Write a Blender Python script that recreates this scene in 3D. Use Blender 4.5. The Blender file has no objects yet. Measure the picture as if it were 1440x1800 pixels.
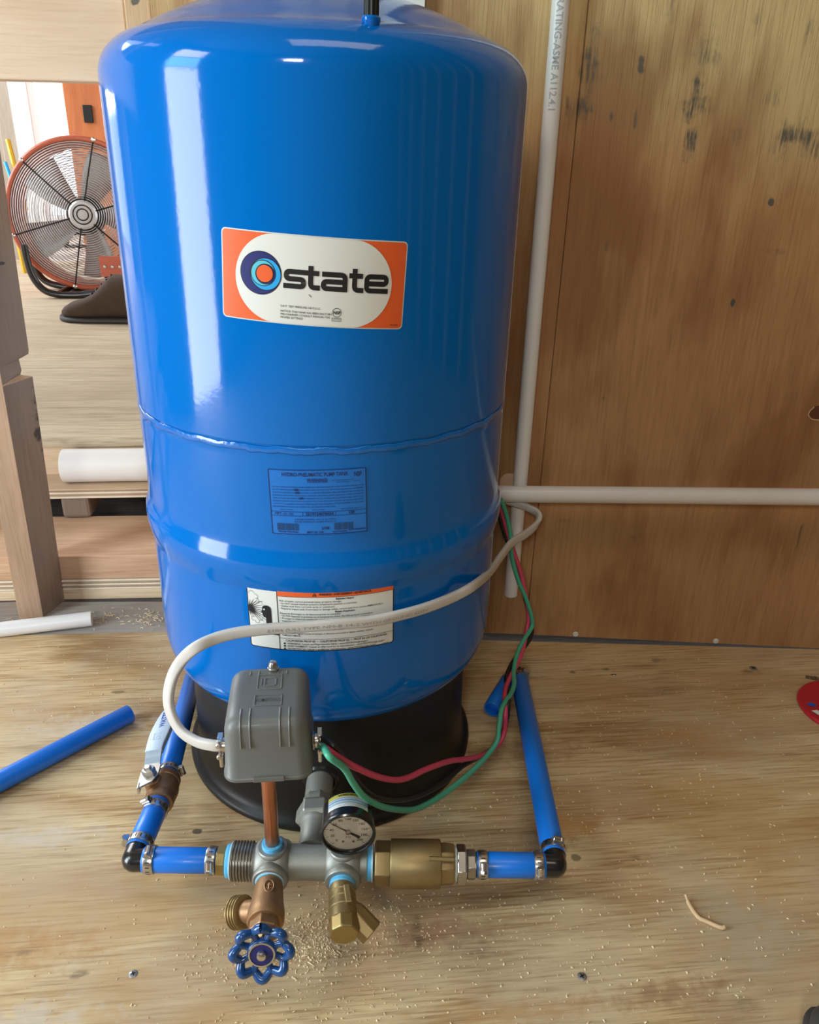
import bpy, bmesh, math, random
from mathutils import Vector, Matrix
from math import sin, cos, pi, radians, sqrt, atan2

scene = bpy.context.scene
COL = scene.collection
random.seed(7)
V = Vector

# ------------------------------------------------------------------ camera
def make_camera():
    f, yaw, pit, roll = 1400.0, .1127, .4285, .0262
    cy, sy, cp, sp = cos(yaw), sin(yaw), cos(pit), sin(pit)
    fwd = V((sy*cp, cy*cp, -sp)); right = V((cy, -sy, 0)); up = right.cross(fwd)
    r2 = right*cos(roll) + up*sin(roll); u2 = up*cos(roll) - right*sin(roll)
    cd = bpy.data.cameras.new('camera')
    cd.sensor_fit = 'HORIZONTAL'; cd.sensor_width = 36.0; cd.lens = 36.0*f/1440.0
    cd.clip_start = .02
    co = bpy.data.objects.new('camera', cd); COL.objects.link(co)
    co.matrix_world = Matrix(((r2.x, u2.x, -fwd.x, 0), (r2.y, u2.y, -fwd.y, -.853),
                              (r2.z, u2.z, -fwd.z, .708), (0, 0, 0, 1)))
    scene.camera = co
make_camera()

# ------------------------------------------------------------------ world, light, exposure
scene.view_settings.view_transform = 'Standard'
scene.view_settings.look = 'None'
scene.view_settings.gamma = 1.0
scene.view_settings.use_curve_mapping = False
scene.view_settings.exposure = 0.12
scene.cycles.use_denoising = True
scene.cycles.max_bounces = 8
scene.cycles.diffuse_bounces = 4
scene.cycles.glossy_bounces = 4
scene.cycles.sample_clamp_indirect = 4.0
scene.cycles.caustics_reflective = False
scene.cycles.caustics_refractive = False

w = bpy.data.worlds.new('world'); scene.world = w; w.use_nodes = True
w.node_tree.nodes['Background'].inputs[0].default_value = (.88, .94, 1.0, 1)
w.node_tree.nodes['Background'].inputs[1].default_value = 2.2

def area(name, loc, aim, sx, sy, power, color=(1, 1, 1), spread=180):
    ld = bpy.data.lights.new(name, 'AREA'); ld.shape = 'RECTANGLE'; ld.size = sx; ld.size_y = sy
    ld.energy = power; ld.color = color; ld.spread = radians(spread)
    o = bpy.data.objects.new(name, ld); COL.objects.link(o)
    o.location = loc
    o.rotation_euler = (V(aim)-V(loc)).to_track_quat('-Z', 'Y').to_euler()
    return o
# daylight through the openings of the building, out of frame; the last two are added fills
area('door_daylight', (-1.72, -.74, .48), (0, -.74, .48), .66, .94, 26, (.90, .91, 1.0))
area('transom_daylight', (-1.72, -.74, 1.22), (0, -.74, 1.22), .66, .50, 10, (.30, .88, 1.0))
area('upper_daylight', (-1.72, -.74, 1.75), (0, -.74, 1.75), .66, .48, 11, (1.0, .94, .90))
area('window_daylight', (-.55, -2.55, 1.75), (-.2, 0, .5), .40, .30, 14, (1, .96, .88))
area('overhead_fill', (.20, -.85, 2.30), (.20, -.85, 0), 1.0, .5, 7, (1, .90, .74))  # added fill to brighten floor and wall; the ceiling has no opening here
area('far_room_fill', (-2.35, 2.2, 1.5), (-.6, 1.7, .3), 1.2, 1.6, 52, (.95, .97, 1.0))  # added fill to brighten the far room; its side opening is invented

# ------------------------------------------------------------------ mesh helpers
def frame(d, xhint=None):
    z = V(d).normalized()
    h = V(xhint) if xhint is not None else (V((0, 0, 1)) if abs(z.z) < .9 else V((1, 0, 0)))
    x = (h - z*h.dot(z)).normalized(); y = z.cross(x)
    return x, y, z

class MB:
    def __init__(s): s.v = []; s.f = []
    def add(s, vs, fs):
        n = len(s.v); s.v += [tuple(p) for p in vs]; s.f += [tuple(i+n for i in q) for q in fs]; return s
    def lathe(s, prof, o=(0, 0, 0), d=(0, 0, 1), seg=32, xh=None, cap=(True, True), a0=0.0):
        x, y, z = frame(d, xh); o = V(o); vs = []; fs = []
        for r, h in prof:
            for k in range(seg):
                a = a0 + 2*pi*k/seg; vs.append(o + z*h + (x*cos(a)+y*sin(a))*r)
        m = len(prof)
        for i in range(m-1):
            for k in range(seg):
                k2 = (k+1) % seg
                fs.append((i*seg+k, i*seg+k2, (i+1)*seg+k2, (i+1)*seg+k))
        if cap[0] and prof[0][0] > 1e-6: fs.append(tuple(reversed(range(seg))))
        if cap[1] and prof[-1][0] > 1e-6: fs.append(tuple((m-1)*seg+k for k in range(seg)))
        return s.add(vs, fs)
    def cyl(s, a, b, r, seg=24, r2=None, ch=0.0):
        a = V(a); b = V(b); L = (b-a).length; r2 = r if r2 is None else r2
        p = [(r, 0), (r2, L)] if ch <= 0 else [(r-ch, 0), (r, ch), (r2, L-ch), (r2-ch, L)]
        return s.lathe(p, a, b-a, seg)
    def tube(s, pts, r, seg=10, caps=True, flat=None):
        """pts: list of vectors; r number or list; flat=(half_width, half_thick, centre) makes an oval section facing a vertical axis"""
        pts = [V(p) for p in pts]; n = len(pts); vs = []; fs = []
        px = None
        for i, p in enumerate(pts):
            t = (pts[min(i+1, n-1)]-pts[max(i-1, 0)]).normalized()
            if flat:
                rad = V((p.x-flat[2][0], p.y-flat[2][1], 0)).normalized()
                nx = (rad - t*rad.dot(t)).normalized()
            elif px is None:
                h = V((0, 0, 1)) if abs(t.z) < .9 else V((1, 0, 0)); nx = (h-t*h.dot(t)).normalized()
            else:
                nx = (px-t*px.dot(t)).normalized()
            px = nx; ny = t.cross(nx)
            rr = r[i] if isinstance(r, (list, tuple)) else r
            for k in range(seg):
                a = 2*pi*k/seg
                if flat:
                    ca, sa = cos(a), sin(a)
                    e = .6
                    vs.append(p + nx*(flat[1]*math.copysign(abs(ca)**e, ca)) + ny*(flat[0]*math.copysign(abs(sa)**e, sa)))
                else: vs.append(p + (nx*cos(a)+ny*sin(a))*rr)
        for i in range(n-1):
            for k in range(seg):
                k2 = (k+1) % seg; fs.append((i*seg+k, i*seg+k2, (i+1)*seg+k2, (i+1)*seg+k))
        if caps: fs.append(tuple(reversed(range(seg)))); fs.append(tuple((n-1)*seg+k for k in range(seg)))
        return s.add(vs, fs)
    def box(s, c, size, rot=None):
        c = V(c); vs = []
        for i in (-1, 1):
            for j in (-1, 1):
                for k in (-1, 1):
                    p = V((i*size[0]/2, j*size[1]/2, k*size[2]/2))
                    vs.append(c + (rot @ p if rot is not None else p))
        return s.add(vs, [(0, 1, 3, 2), (4, 6, 7, 5), (0, 4, 5, 1), (2, 3, 7, 6), (0, 2, 6, 4), (1, 5, 7, 3)])
    def prism(s, pts2, o, ux, uy, depth):
        """extrude the 2D outline by depth along ux x uy (front face at o)"""
        o = V(o); ux = V(ux); uy = V(uy); n = ux.cross(uy).normalized(); m = len(pts2)
        vs = [o+ux*a+uy*b for a, b in pts2] + [o+ux*a+uy*b-n*depth for a, b in pts2]
        fs = [tuple(range(m)), tuple(reversed(range(m, 2*m)))]
        for i in range(m):
            j = (i+1) % m; fs.append((i, m+i, m+j, j))
        return s.add(vs, fs)
    def torus(s, o, d, R, r, seg=48, sub=8, xh=None):
        x, y, z = frame(d, xh); o = V(o); vs = []; fs = []
        for k in range(seg):
            a = 2*pi*k/seg; e = x*cos(a)+y*sin(a)
            for j in range(sub):
                b = 2*pi*j/sub; vs.append(o+e*(R+r*cos(b))+z*(r*sin(b)))
        for k in range(seg):
            for j in range(sub):
                fs.append((k*sub+j, ((k+1) % seg)*sub+j, ((k+1) % seg)*sub+(j+1) % sub, k*sub+(j+1) % sub))
        return s.add(vs, fs)
    def build(s, name, m, parent=None, smooth=35, bevel=0.0, bseg=2, recenter=True, sub=0, solid=0, fix=True):
        me = bpy.data.meshes.new(name); vs = s.v
        off = V((0, 0, 0))
        if recenter and vs:
            lo = [min(p[i] for p in vs) for i in range(3)]; hi = [max(p[i] for p in vs) for i in range(3)]
            off = V(((lo[0]+hi[0])/2, (lo[1]+hi[1])/2, lo[2]))
        me.from_pydata([tuple(V(p)-off) for p in vs], [], s.f)
        if fix:
            bm = bmesh.new(); bm.from_mesh(me); bmesh.ops.recalc_face_normals(bm, faces=bm.faces); bm.to_mesh(me); bm.free()
        if smooth:
            me.polygons.foreach_set('use_smooth', [True]*len(me.polygons))
            if smooth < 180: me.set_sharp_from_angle(angle=radians(smooth))
        if isinstance(m, (list, tuple)):
            for q in m: me.materials.append(q)
        else: me.materials.append(m)
        o = bpy.data.objects.new(name, me); COL.objects.link(o); o.location = off
        if bevel:
            b = o.modifiers.new('bevel', 'BEVEL'); b.width = bevel; b.segments = bseg; b.limit_method = 'ANGLE'; b.angle_limit = radians(40)
            b.harden_normals = False
        if sub:
            b = o.modifiers.new('sub', 'SUBSURF'); b.levels = sub; b.render_levels = sub
        if parent is not None: par(o, parent)
        return o

def par(o, p):
    wl = V(o.location)
    q = V((0, 0, 0)); a = p
    while a is not None: q += V(a.location); a = a.parent
    o.parent = p; o.location = wl - q

def thing(name, loc, label=None, cat=None, group=None, kind=None):
    o = bpy.data.objects.new(name, None); COL.objects.link(o); o.location = loc; o.empty_display_size = .02
    return tag(o, label, cat, group, kind)
def tag(o, label=None, cat=None, group=None, kind=None):
    if label: o['label'] = label
    if cat: o['category'] = cat
    if group: o['group'] = group
    if kind: o['kind'] = kind
    return o

def spline(pts, n=8):
    pts = [V(p) for p in pts]; out = []
    for i in range(len(pts)-1):
        p0 = pts[i-1] if i else pts[0]*2-pts[1]; p1 = pts[i]; p2 = pts[i+1]
        p3 = pts[i+2] if i+2 < len(pts) else pts[-1]*2-pts[-2]
        for k in range(n):
            t = k/n
            out.append(.5*((2*p1)+(p2-p0)*t+(2*p0-5*p1+4*p2-p3)*t*t+(3*p1-p0-3*p2+p3)*t*t*t))
    out.append(pts[-1]); return out

def bend(a, c, b, r, n=8):
    """polyline a-c-b with the corner c rounded"""
    a, c, b = V(a), V(c), V(b); u = (a-c).normalized(); v = (b-c).normalized()
    p, q = c+u*r, c+v*r; out = [a]
    for k in range(n+1):
        t = k/n; out.append(p*(1-t)**2+c*2*t*(1-t)+q*t*t)
    out.append(b); return out

# ------------------------------------------------------------------ materials
class NT:
    def __init__(s, name):
        s.m = bpy.data.materials.new(name); s.m.use_nodes = True; s.t = s.m.node_tree
        s.b = s.t.nodes['Principled BSDF']
    def n(s, typ, **kw):
        nd = s.t.nodes.new(typ)
        for k, v in kw.items():
            if k.startswith('i_'):
                key = k[2:]; key = int(key) if key.isdigit() else key
                nd.inputs[key].default_value = v
            else: setattr(nd, k, v)
        return nd
    def l(s, a, b): s.t.links.new(a, b)
    def math(s, op, a, b=None, c=None, clamp=False):
        nd = s.t.nodes.new('ShaderNodeMath'); nd.operation = op; nd.use_clamp = clamp
        for i, q in enumerate((a, b, c)):
            if q is None: continue
            if isinstance(q, (int, float)): nd.inputs[i].default_value = q
            else: s.l(q, nd.inputs[i])
        return nd.outputs[0]
    def mix(s, fac, a, b):
        nd = s.t.nodes.new('ShaderNodeMix'); nd.data_type = 'RGBA'
        for i, q in ((0, fac), (6, a), (7, b)):
            if isinstance(q, (int, float)): nd.inputs[i].default_value = q
            elif isinstance(q, tuple): nd.inputs[i].default_value = q if len(q) == 4 else (*q, 1)
            else: s.l(q, nd.inputs[i])
        return nd.outputs[2]
    def ramp(s, fac, stops):
        nd = s.t.nodes.new('ShaderNodeValToRGB'); cr = nd.color_ramp
        while len(cr.elements) < len(stops): cr.elements.new(.5)
        for e, (p, c) in zip(cr.elements, stops):
            e.position = p; e.color = (c, c, c, 1) if isinstance(c, (int, float)) else (*c[:3], 1)
        s.l(fac, nd.inputs[0]); return nd.outputs[0]
    def coords(s, scale=(1, 1, 1), rot=(0, 0, 0), loc=(0, 0, 0), kind='Object'):
        tc = s.n('ShaderNodeTexCoord'); mp = s.n('ShaderNodeMapping')
        mp.inputs['Scale'].default_value = scale; mp.inputs['Rotation'].default_value = rot; mp.inputs['Location'].default_value = loc
        s.l(tc.outputs[kind], mp.inputs[0]); return mp.outputs[0]
    def noise(s, co, scale, detail=4, rough=.55, dist=0.0):
        nd = s.n('ShaderNodeTexNoise'); s.l(co, nd.inputs['Vector']); nd.inputs['Scale'].default_value = scale
        nd.inputs['Detail'].default_value = detail; nd.inputs['Roughness'].default_value = rough; nd.inputs['Distortion'].default_value = dist
        return nd.outputs[0]
    def bump(s, h, strength=.2, dist=.001):
        nd = s.n('ShaderNodeBump'); nd.inputs['Strength'].default_value = strength; nd.inputs['Distance'].default_value = dist
        s.l(h, nd.inputs['Height']); s.l(nd.outputs[0], s.b.inputs['Normal'])

def simple(name, col, rough=.5, metal=0.0, coat=0.0, var=.06, nscale=60, bump=0.0, bscale=300, trans=0.0, ior=None):
    t = NT(name); co = t.coords()
    nz = t.noise(co, nscale, 3)
    a = tuple(min(1, c*(1+var)) for c in col); b = tuple(c*(1-var) for c in col)
    t.l(t.mix(nz, a, b), t.b.inputs['Base Color'])
    t.b.inputs['Roughness'].default_value = rough; t.b.inputs['Metallic'].default_value = metal
    t.b.inputs['Coat Weight'].default_value = coat; t.b.inputs['Coat Roughness'].default_value = .06
    if trans: t.b.inputs['Transmission Weight'].default_value = trans
    if ior: t.b.inputs['IOR'].default_value = ior
    if bump: t.bump(t.noise(co, bscale, 3), bump, .0008)
    return t.m

def wood(name, light, dark, grain=0, fig=1.0, streak=.5, rough=.75, blotch=None, bl=.5, marks=(), markcol=(.10, .10, .085),
         figscale=1.0, mplane='xz', spots=0.0, seed=0.0, bumpv=.25, grey=None, stain=None, tilt=0.0):
    """grain: 0=x, 1=y, 2=z axis the fibres run along (object space)"""
    t = NT(name)
    def sc(along, across): return tuple(along if i == grain else across for i in range(3))
    rt = (0, 0, tilt)
    co = t.coords(loc=(seed, seed*1.7, seed*.6))
    # growth-ring figure: contour lines of a long soft field
    field = t.noise(t.coords(scale=sc(1.1*figscale, 5.0*figscale), loc=(seed, seed*1.3, seed*.7), rot=rt), 1.0, 3, .42, .35)
    pp = t.math('PINGPONG', t.math('MULTIPLY', field, 13.0), 1.0)
    rings = t.ramp(pp, [(0, 1), (.16, .75), (.42, .18), (1, 0)])
    zone = t.ramp(t.noise(t.coords(scale=sc(1.0, 2.6), loc=(seed*5, 3, seed), rot=rt), 1.3, 2), [(.36, .15), (.62, 1)])
    rings = t.math('MULTIPLY', rings, zone)
    fine = t.ramp(t.noise(t.coords(scale=sc(15, 300), loc=(seed, 0, 0), rot=rt), 1.0, 4, .6), [(.47, 0), (.68, 1)])
    mid = t.ramp(t.noise(t.coords(scale=sc(2.6, 48), loc=(0, seed, 0), rot=rt), 1.0, 3, .55), [(.34, 0), (.68, 1)])
    fac = t.math('ADD', t.math('MULTIPLY', rings, .62*fig), t.math('MULTIPLY', mid, .42*streak), clamp=True)
    fac = t.math('ADD', fac, t.math('MULTIPLY', fine, .95*streak), clamp=True)
    c = t.mix(fac, light, dark)
    pale = t.ramp(t.noise(t.coords(scale=sc(11, 230), loc=(9, seed, 4), rot=rt), 1.0, 3, .6), [(.50, 0), (.66, 1)])
    c = t.mix(t.math('MULTIPLY', pale, .5*streak), c, tuple(min(.85, q*1.25+.04) for q in light))
    if stain:
        tc = t.n('ShaderNodeTexCoord'); sx = t.n('ShaderNodeSeparateXYZ'); t.l(tc.outputs['Object'], sx.inputs[0])
        wv = t.noise(t.coords(scale=sc(2.2, 7)), 1.0, 4, .55)
        h = t.math('ADD', sx.outputs['Z'], t.math('MULTIPLY', t.math('SUBTRACT', wv, .5), stain[2]))
        k = t.ramp(t.math('MULTIPLY', t.math('SUBTRACT', h, stain[1]-.5), 1.0), [(.42, 0), (.55, 1)])
        c2 = t.mix(fac, stain[0], tuple(q*.62 for q in stain[0]))
        c = t.mix(t.math('MULTIPLY', k, .92), c, c2)
    if blotch:
        bz = t.ramp(t.noise(t.coords(scale=sc(2.0, 6.0), loc=(seed*3, 1.1, 2.2), rot=rt), 1.5, 4, .55), [(.47, 0), (.60, 1)])
        c = t.mix(t.math('MULTIPLY', bz, bl), c, blotch)
    if grey:
        gz = t.ramp(t.noise(t.coords(loc=(4, seed, 2)), 6, 4), [(.44, 0), (.62, 1)])
        c = t.mix(t.math('MULTIPLY', gz, grey[1]), c, grey[0])
    if spots:
        vz = t.n('ShaderNodeTexVoronoi'); t.l(t.coords(scale=sc(7, 16)), vz.inputs['Vector']); vz.inputs['Scale'].default_value = 1.0
        sp = t.ramp(vz.outputs['Distance'], [(.03, 1), (.09, 0)])
        c = t.mix(t.math('MULTIPLY', sp, spots), c, tuple(q*.25 for q in dark))
    if marks:
        tc = t.n('ShaderNodeTexCoord'); sx = t.n('ShaderNodeSeparateXYZ'); t.l(tc.outputs['Object'], sx.inputs[0])
        uo = sx.outputs['X']; vo = sx.outputs['Z'] if mplane == 'xz' else sx.outputs['Y']
        st = t.noise(t.coords(scale=sc(28, 330)), 1.0, 4, .6)
        st = t.ramp(st, [(.40, 0), (.56, 1)])
        wob = t.noise(co, 70, 4)
        for (mx, mz, rx, rz, k, soft, *mc) in marks:
            du = t.math('DIVIDE', t.math('SUBTRACT', uo, mx), rx); dv = t.math('DIVIDE', t.math('SUBTRACT', vo, mz), rz)
            d = t.math('SQRT', t.math('ADD', t.math('MULTIPLY', du, du), t.math('MULTIPLY', dv, dv)))
            d = t.math('ADD', d, t.math('MULTIPLY', t.math('SUBTRACT', wob, .5), 2.6))
            m = t.ramp(d, [(max(0, .75-soft), 1), (1.0, 0)])
            if soft > .2 and not mc: m = t.math('MULTIPLY', m, st)
            c = t.mix(t.math('MULTIPLY', m, k), c, mc[0] if mc else markcol)
    t.l(c, t.b.inputs['Base Color']); t.b.inputs['Roughness'].default_value = rough
    t.b.inputs['Specular IOR Level'].default_value = .25
    t.bump(t.math('ADD', t.math('MULTIPLY', fine, -1.0), t.math('MULTIPLY', mid, -.5)), bumpv, .0007)
    return t.m

OR = (.50, .27, .10); BR = (.30, .165, .08); PA = (.62, .56, .47); RB = (.26, .13, .075)
FLOOR_MARKS = [(.27, -.19, .055, .025, .75, .5, OR), (.31, -.395, .07, .016, .6, .5, BR), (.10, -.315, .075, .02, .45, .6, RB), (.41, -.335, .06, .05, .5, .6, (.46, .42, .32)), (-.30, -.30, .09, .03, .6, .6, OR), (-.34, -.37, .06, .025, .7, .4, OR), (-.27, -.375, .07, .025, .6, .5, PA), (.24, -.06, .10, .03, .55, .6, BR), (.46, -.05, .12, .03, .45, .6, OR), (-.32, .03, .10, .03, .5, .6, PA), (-.33, -.16, .10, .02, .5, .6, PA), (.16, -.40, .10, .015, .5, .6, OR), (-.02, -.43, .12, .012, .5, .6, OR), (-.155, -.165, .006, .004, .9, .1), (-.205, -.205, .022, .012, .5, .4), (-.30, -.30, .02, .008, .4, .4),
               (-.24, -.33, .012, .005, .6, .3), (.24, .055, .01, .004, .6, .2), (.33, -.24, .02, .004, .5, .4), (.50, .122, .012, .006, .5, .2),
               (.13, -.335, .035, .012, .35, .5), (.08, -.31, .006, .02, .6, .4), (.30, .09, .02, .006, .5, .3), (.42, .09, .004, .002, .9, .1),
               (-.30, .10, .012, .003, .6, .2), (-.17, -.43, .03, .007, .5, .5), (.17, -.42, .02, .01, .45, .5), (.37, -.41, .02, .01, .35, .5),
               (.716, .062, .012, .008, .9, .1), (.63, .083, .016, .008, .55, .25), (.41, .105, .012, .004, .55, .2), (.36, .10, .006, .003, .7, .2),
               (.265, -.235, .006, .005, .7, .2), (.275, -.215, .03, .01, .3, .5), (-.13, .245, .01, .004, .5, .2)]
WALL_MARKS = [(.315, .792, .012, .045, .8, .6), (.302, .752, .02, .016, .75, .5), (.441, .765, .011, .026, .95, .5), (.446, .722, .012, .024, .95, .45),
              (.459, .762, .014, .010, .7, .5), (.554, .725, .012, .026, .8, .55), (.572, .735, .026, .014, .75, .55), (.590, .722, .02, .02, .6, .6),
              (.444, .815, .02, .03, .55, .6), (.374, .802, .0045, .009, .85, .15), (.347, .748, .004, .008, .8, .2), (.376, .747, .003, .016, .6, .3),
              (.556, .658, .0042, .005, .95, .1), (.532, .535, .003, .006, .95, .1), (.694, .202, .003, .03, .75, .3), (.532, .772, .012, .014, .5, .5),
              (.60, .80, .01, .02, .5, .6), (.50, .73, .01, .012, .45, .6), (.38, .402, .003, .006, .5, .3), (.36, .60, .004, .006, .5, .3),
              (.45, .19, .01, .003, .45, .4), (.35, .215, .012, .003, .45, .4), (.57, .60, .016, .004, .4, .4), (.63, .80, .012, .01, .5, .6),
              (.50, .85, .006, .02, .5, .6), (.40, .86, .006, .02, .5, .6), (.56, .845, .005, .02, .5, .6)]

M = {}
M['floor'] = wood('plywood_floor', (.71, .54, .31), (.35, .205, .085), 0, fig=1.25, streak=.75, tilt=.05, blotch=(.48, .285, .115), bl=.62, marks=FLOOR_MARKS, mplane='xy', spots=.0, seed=3.1, markcol=(.09, .065, .045), grey=((.55, .47, .35), .35))
M['wall'] = wood('plywood_wall', (.50, .29, .135), (.30, .15, .062), 2, fig=.4, streak=.36, blotch=(.25, .105, .042), bl=.62, marks=WALL_MARKS, seed=1.3, figscale=.8, bumpv=.5, stain=((.66, .49, .24), .73, .45))
M['far_floor'] = wood('far_plywood', (.58, .49, .355), (.34, .26, .17), 0, fig=.8, streak=.7, blotch=(.44, .35, .24), bl=.55, seed=5.0, spots=.3)
M['sill'] = wood('weathered_sill', (.34, .31, .28), (.20, .175, .155), 0, fig=.3, streak=.5, blotch=(.42, .39, .36), bl=.5, seed=2.0)
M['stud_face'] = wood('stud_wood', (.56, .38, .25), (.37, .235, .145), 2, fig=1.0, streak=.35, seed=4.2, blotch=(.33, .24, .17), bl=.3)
M['stud'] = wood('stud_wood_shaded', (.25, .165, .11), (.155, .098, .065), 2, fig=.8, streak=.35, seed=8.0, grey=((.21, .17, .14), .6), marks=[(-.432, .31, .008, .05, .9, .15), (-.44, .55, .004, .003, .9, .1), (-.437, .075, .006, .008, .8, .2)], markcol=(.04, .035, .03))  # darker copy of the stud wood, shade painted on its right side
M['header'] = wood('header_wood', (.75, .58, .41), (.56, .38, .24), 0, fig=1.2, streak=.3, seed=6.0, blotch=(.66, .49, .34), bl=.3)
M['knot'] = simple('knot_brown', (.13, .045, .02), .6)
M['plug'] = simple('fresh_wood_plug', (.86, .56, .38), .7)
M['post'] = wood('post_wood', (.62, .44, .26), (.42, .27, .14), 2, fig=1.0, streak=.3, seed=7.0, marks=[(-.206, .853, .005, .004, .9, .1)])
M['lumber'] = wood('lumber_wood', (.66, .44, .29), (.44, .25, .14), 0, fig=1.2, streak=.5, seed=9.0, blotch=(.55, .33, .2), bl=.3)
M['lumber_pale'] = wood('lumber_pale', (.78, .62, .42), (.52, .35, .20), 0, fig=1.2, streak=.5, seed=11.0)
M['ply_edge_light'] = simple('ply_edge_light', (.76, .66, .5), .8, var=.12, nscale=40)
M['ply_edge_dark'] = simple('ply_edge_dark', (.42, .30, .2), .85, var=.15, nscale=40)
M['tan_board'] = wood('tan_board', (.62, .46, .31), (.45, .31, .2), 0, fig=.6, streak=.4, seed=12.0)
M['dark_gap'] = wood('gap_shade', (.05, .042, .036), (.022, .018, .016), 0, fig=.5, streak=.5, seed=13.0)  # near-black tone stands in for shade in gaps and slots
M['cavity'] = wood('shaded_timber', (.10, .085, .075), (.04, .035, .032), 0, fig=.5, streak=.6, seed=14.0)  # shade under the raised floor put into the colour; on wall_right it cuts bounce
M['redwood'] = wood('redwood_post', (.60, .20, .075), (.40, .12, .045), 2, fig=.8, streak=.3, seed=15.0, rough=.5)
M['grey_boards'] = wood('grey_boards', (.46, .40, .33), (.32, .27, .22), 2, fig=.6, streak=.4, seed=16.0)
M['white_paint'] = simple('white_paint', (.78, .77, .75), .6, var=.03)
M['room'] = wood('room_timber', (.17, .12, .085), (.10, .07, .045), 2, fig=.5, streak=.3, seed=17.0)
M['pvc'] = simple('white_pvc', (.80, .79, .77), .38, var=.03, nscale=12, coat=.1)
M['pvc_ink'] = simple('pvc_ink', (.42, .45, .47), .6)
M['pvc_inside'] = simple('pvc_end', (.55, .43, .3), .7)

def tank_blue():
    t = NT('blue_enamel'); co = t.coords()
    nz = t.noise(co, 3, 3)
    t.l(t.mix(nz, (.0, .150, .54), (.0, .132, .50)), t.b.inputs['Base Color'])
    t.b.inputs['Roughness'].default_value = .09; t.b.inputs['Specular IOR Level'].default_value = .36
    t.bump(t.noise(co, 240, 2, .5), .05, .0008)
    return t.m
M['tank'] = tank_blue()
M['weld'] = simple('blue_weld', (.0, .145, .54), .22, coat=.5, bump=.6, bscale=260)
M['black_plastic'] = simple('black_plastic', (.013, .013, .012), .42, var=.2, nscale=30, bump=.05)
M['black_gloss'] = simple('black_gloss', (.012, .013, .014), .25, var=.1, coat=.3)
M['black_plastic'].node_tree.nodes['Principled BSDF'].inputs['Specular IOR Level'].default_value = .3
M['black_rubber'] = simple('black_rubber', (.04, .042, .042), .6, var=.15)
M['chrome'] = simple('zinc_steel', (.62, .61, .58), .28, 1.0, var=.12, nscale=90)
M['steel_dull'] = simple('cast_steel', (.29, .295, .265), .5, .55, var=.1, nscale=160, bump=.12, bscale=900)
M['steel_thread'] = simple('thread_steel', (.36, .34, .30), .35, .85, var=.15, nscale=200)
M['brass'] = simple('brass_cast', (.33, .245, .115), .46, .75, var=.14, nscale=120, bump=.12, bscale=900)
M['brass_bright'] = simple('brass_bright', (.38, .285, .115), .42, .8, var=.1, nscale=100)
M['bronze'] = simple('bronze_cast', (.36, .215, .11), .48, .75, var=.16, nscale=140, bump=.2, bscale=700)
M['copper'] = simple('copper', (.52, .22, .12), .33, .9, var=.14, nscale=40)
M['blue_pipe'] = simple('blue_poly', (.006, .185, .76), .36, var=.06, nscale=14, coat=.1)
M['blue_tape'] = simple('blue_thread_tape', (.13, .52, .88), .55, var=.12, nscale=140, bump=.3, bscale=500)
M['pale_paste'] = simple('pale_pipe_paste', (.62, .72, .70), .6, var=.15, nscale=300)
M['wheel_blue'] = simple('wheel_blue', (.008, .072, .25), .24, var=.08, coat=.5)
M['switch_grey'] = simple('switch_grey', (.140, .148, .142), .45, var=.05, nscale=30, coat=.05)
M['switch_relief'] = simple('switch_relief', (.10, .105, .102), .5)
M['cable'] = simple('cable_grey', (.60, .58, .54), .5, var=.05, nscale=40)
M['cable_ink'] = simple('cable_ink', (.30, .31, .30), .6)
M['wire_red'] = simple('wire_red', (.66, .07, .14), .38, var=.06)
M['wire_green'] = simple('wire_green', (.075, .43, .28), .38, var=.06)
M['wire_black'] = simple('wire_black', (.016, .016, .015), .4, var=.1)
M['lever_sleeve'] = simple('lever_sleeve', (.50, .62, .75), .42, var=.06)
M['lever_steel'] = simple('lever_steel', (.52, .66, .80), .3, .6, var=.06)
M['ink_blue'] = simple('ink_blue', (.02, .09, .42), .5)
M['orange'] = simple('sticker_orange', (.80, .125, .028), .42, var=.03, coat=.15)
M['sticker_white'] = simple('sticker_white', (.74, .76, .72), .42, var=.02, coat=.15)
M['ink_black'] = simple('ink_black', (.012, .012, .014), .45)
M['ink_navy'] = simple('ink_navy', (.012, .02, .15), .45)
M['ink_sky'] = simple('ink_sky', (.02, .38, .80), .45)
M['ink_teal'] = simple('ink_teal', (.10, .55, .68), .45)
M['serial_blue'] = simple('serial_sticker_blue', (.0, .165, .60), .3, coat=.3)
M['ink_serial'] = simple('ink_serial', (.004, .012, .10), .5)
M['bar_green'] = simple('ink_bar', (.006, .05, .16), .5)
M['dial'] = simple('dial_white', (.82, .81, .73), .5, var=.03)
def thin_glass():
    t = NT('gauge_lens'); t.t.nodes.remove(t.b); out = t.t.nodes['Material Output']
    tr = t.n('ShaderNodeBsdfTransparent'); gl = t.n('ShaderNodeBsdfGlossy'); gl.inputs['Roughness'].default_value = .05
    fr = t.n('ShaderNodeFresnel'); fr.inputs['IOR'].default_value = 1.3; mx = t.n('ShaderNodeMixShader')
    t.l(fr.outputs[0], mx.inputs[0]); t.l(tr.outputs[0], mx.inputs[1]); t.l(gl.outputs[0], mx.inputs[2]); t.l(mx.outputs[0], out.inputs[0])
    return t.m
M['glass'] = thin_glass()
M['sticker_yellow'] = simple('sticker_yellow', (.62, .56, .07), .5)
M['sticker_band'] = simple('sticker_band', (.24, .42, .60), .5)
M['fan_orange'] = simple('fan_orange', (.56, .125, .06), .42, var=.1, coat=.15)
M['fan_wire'] = simple('fan_wire', (.66, .66, .68), .35, .4, var=.1)
M['fan_blade'] = simple('fan_blade', (.66, .68, .70), .4, .3, var=.08)
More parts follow.
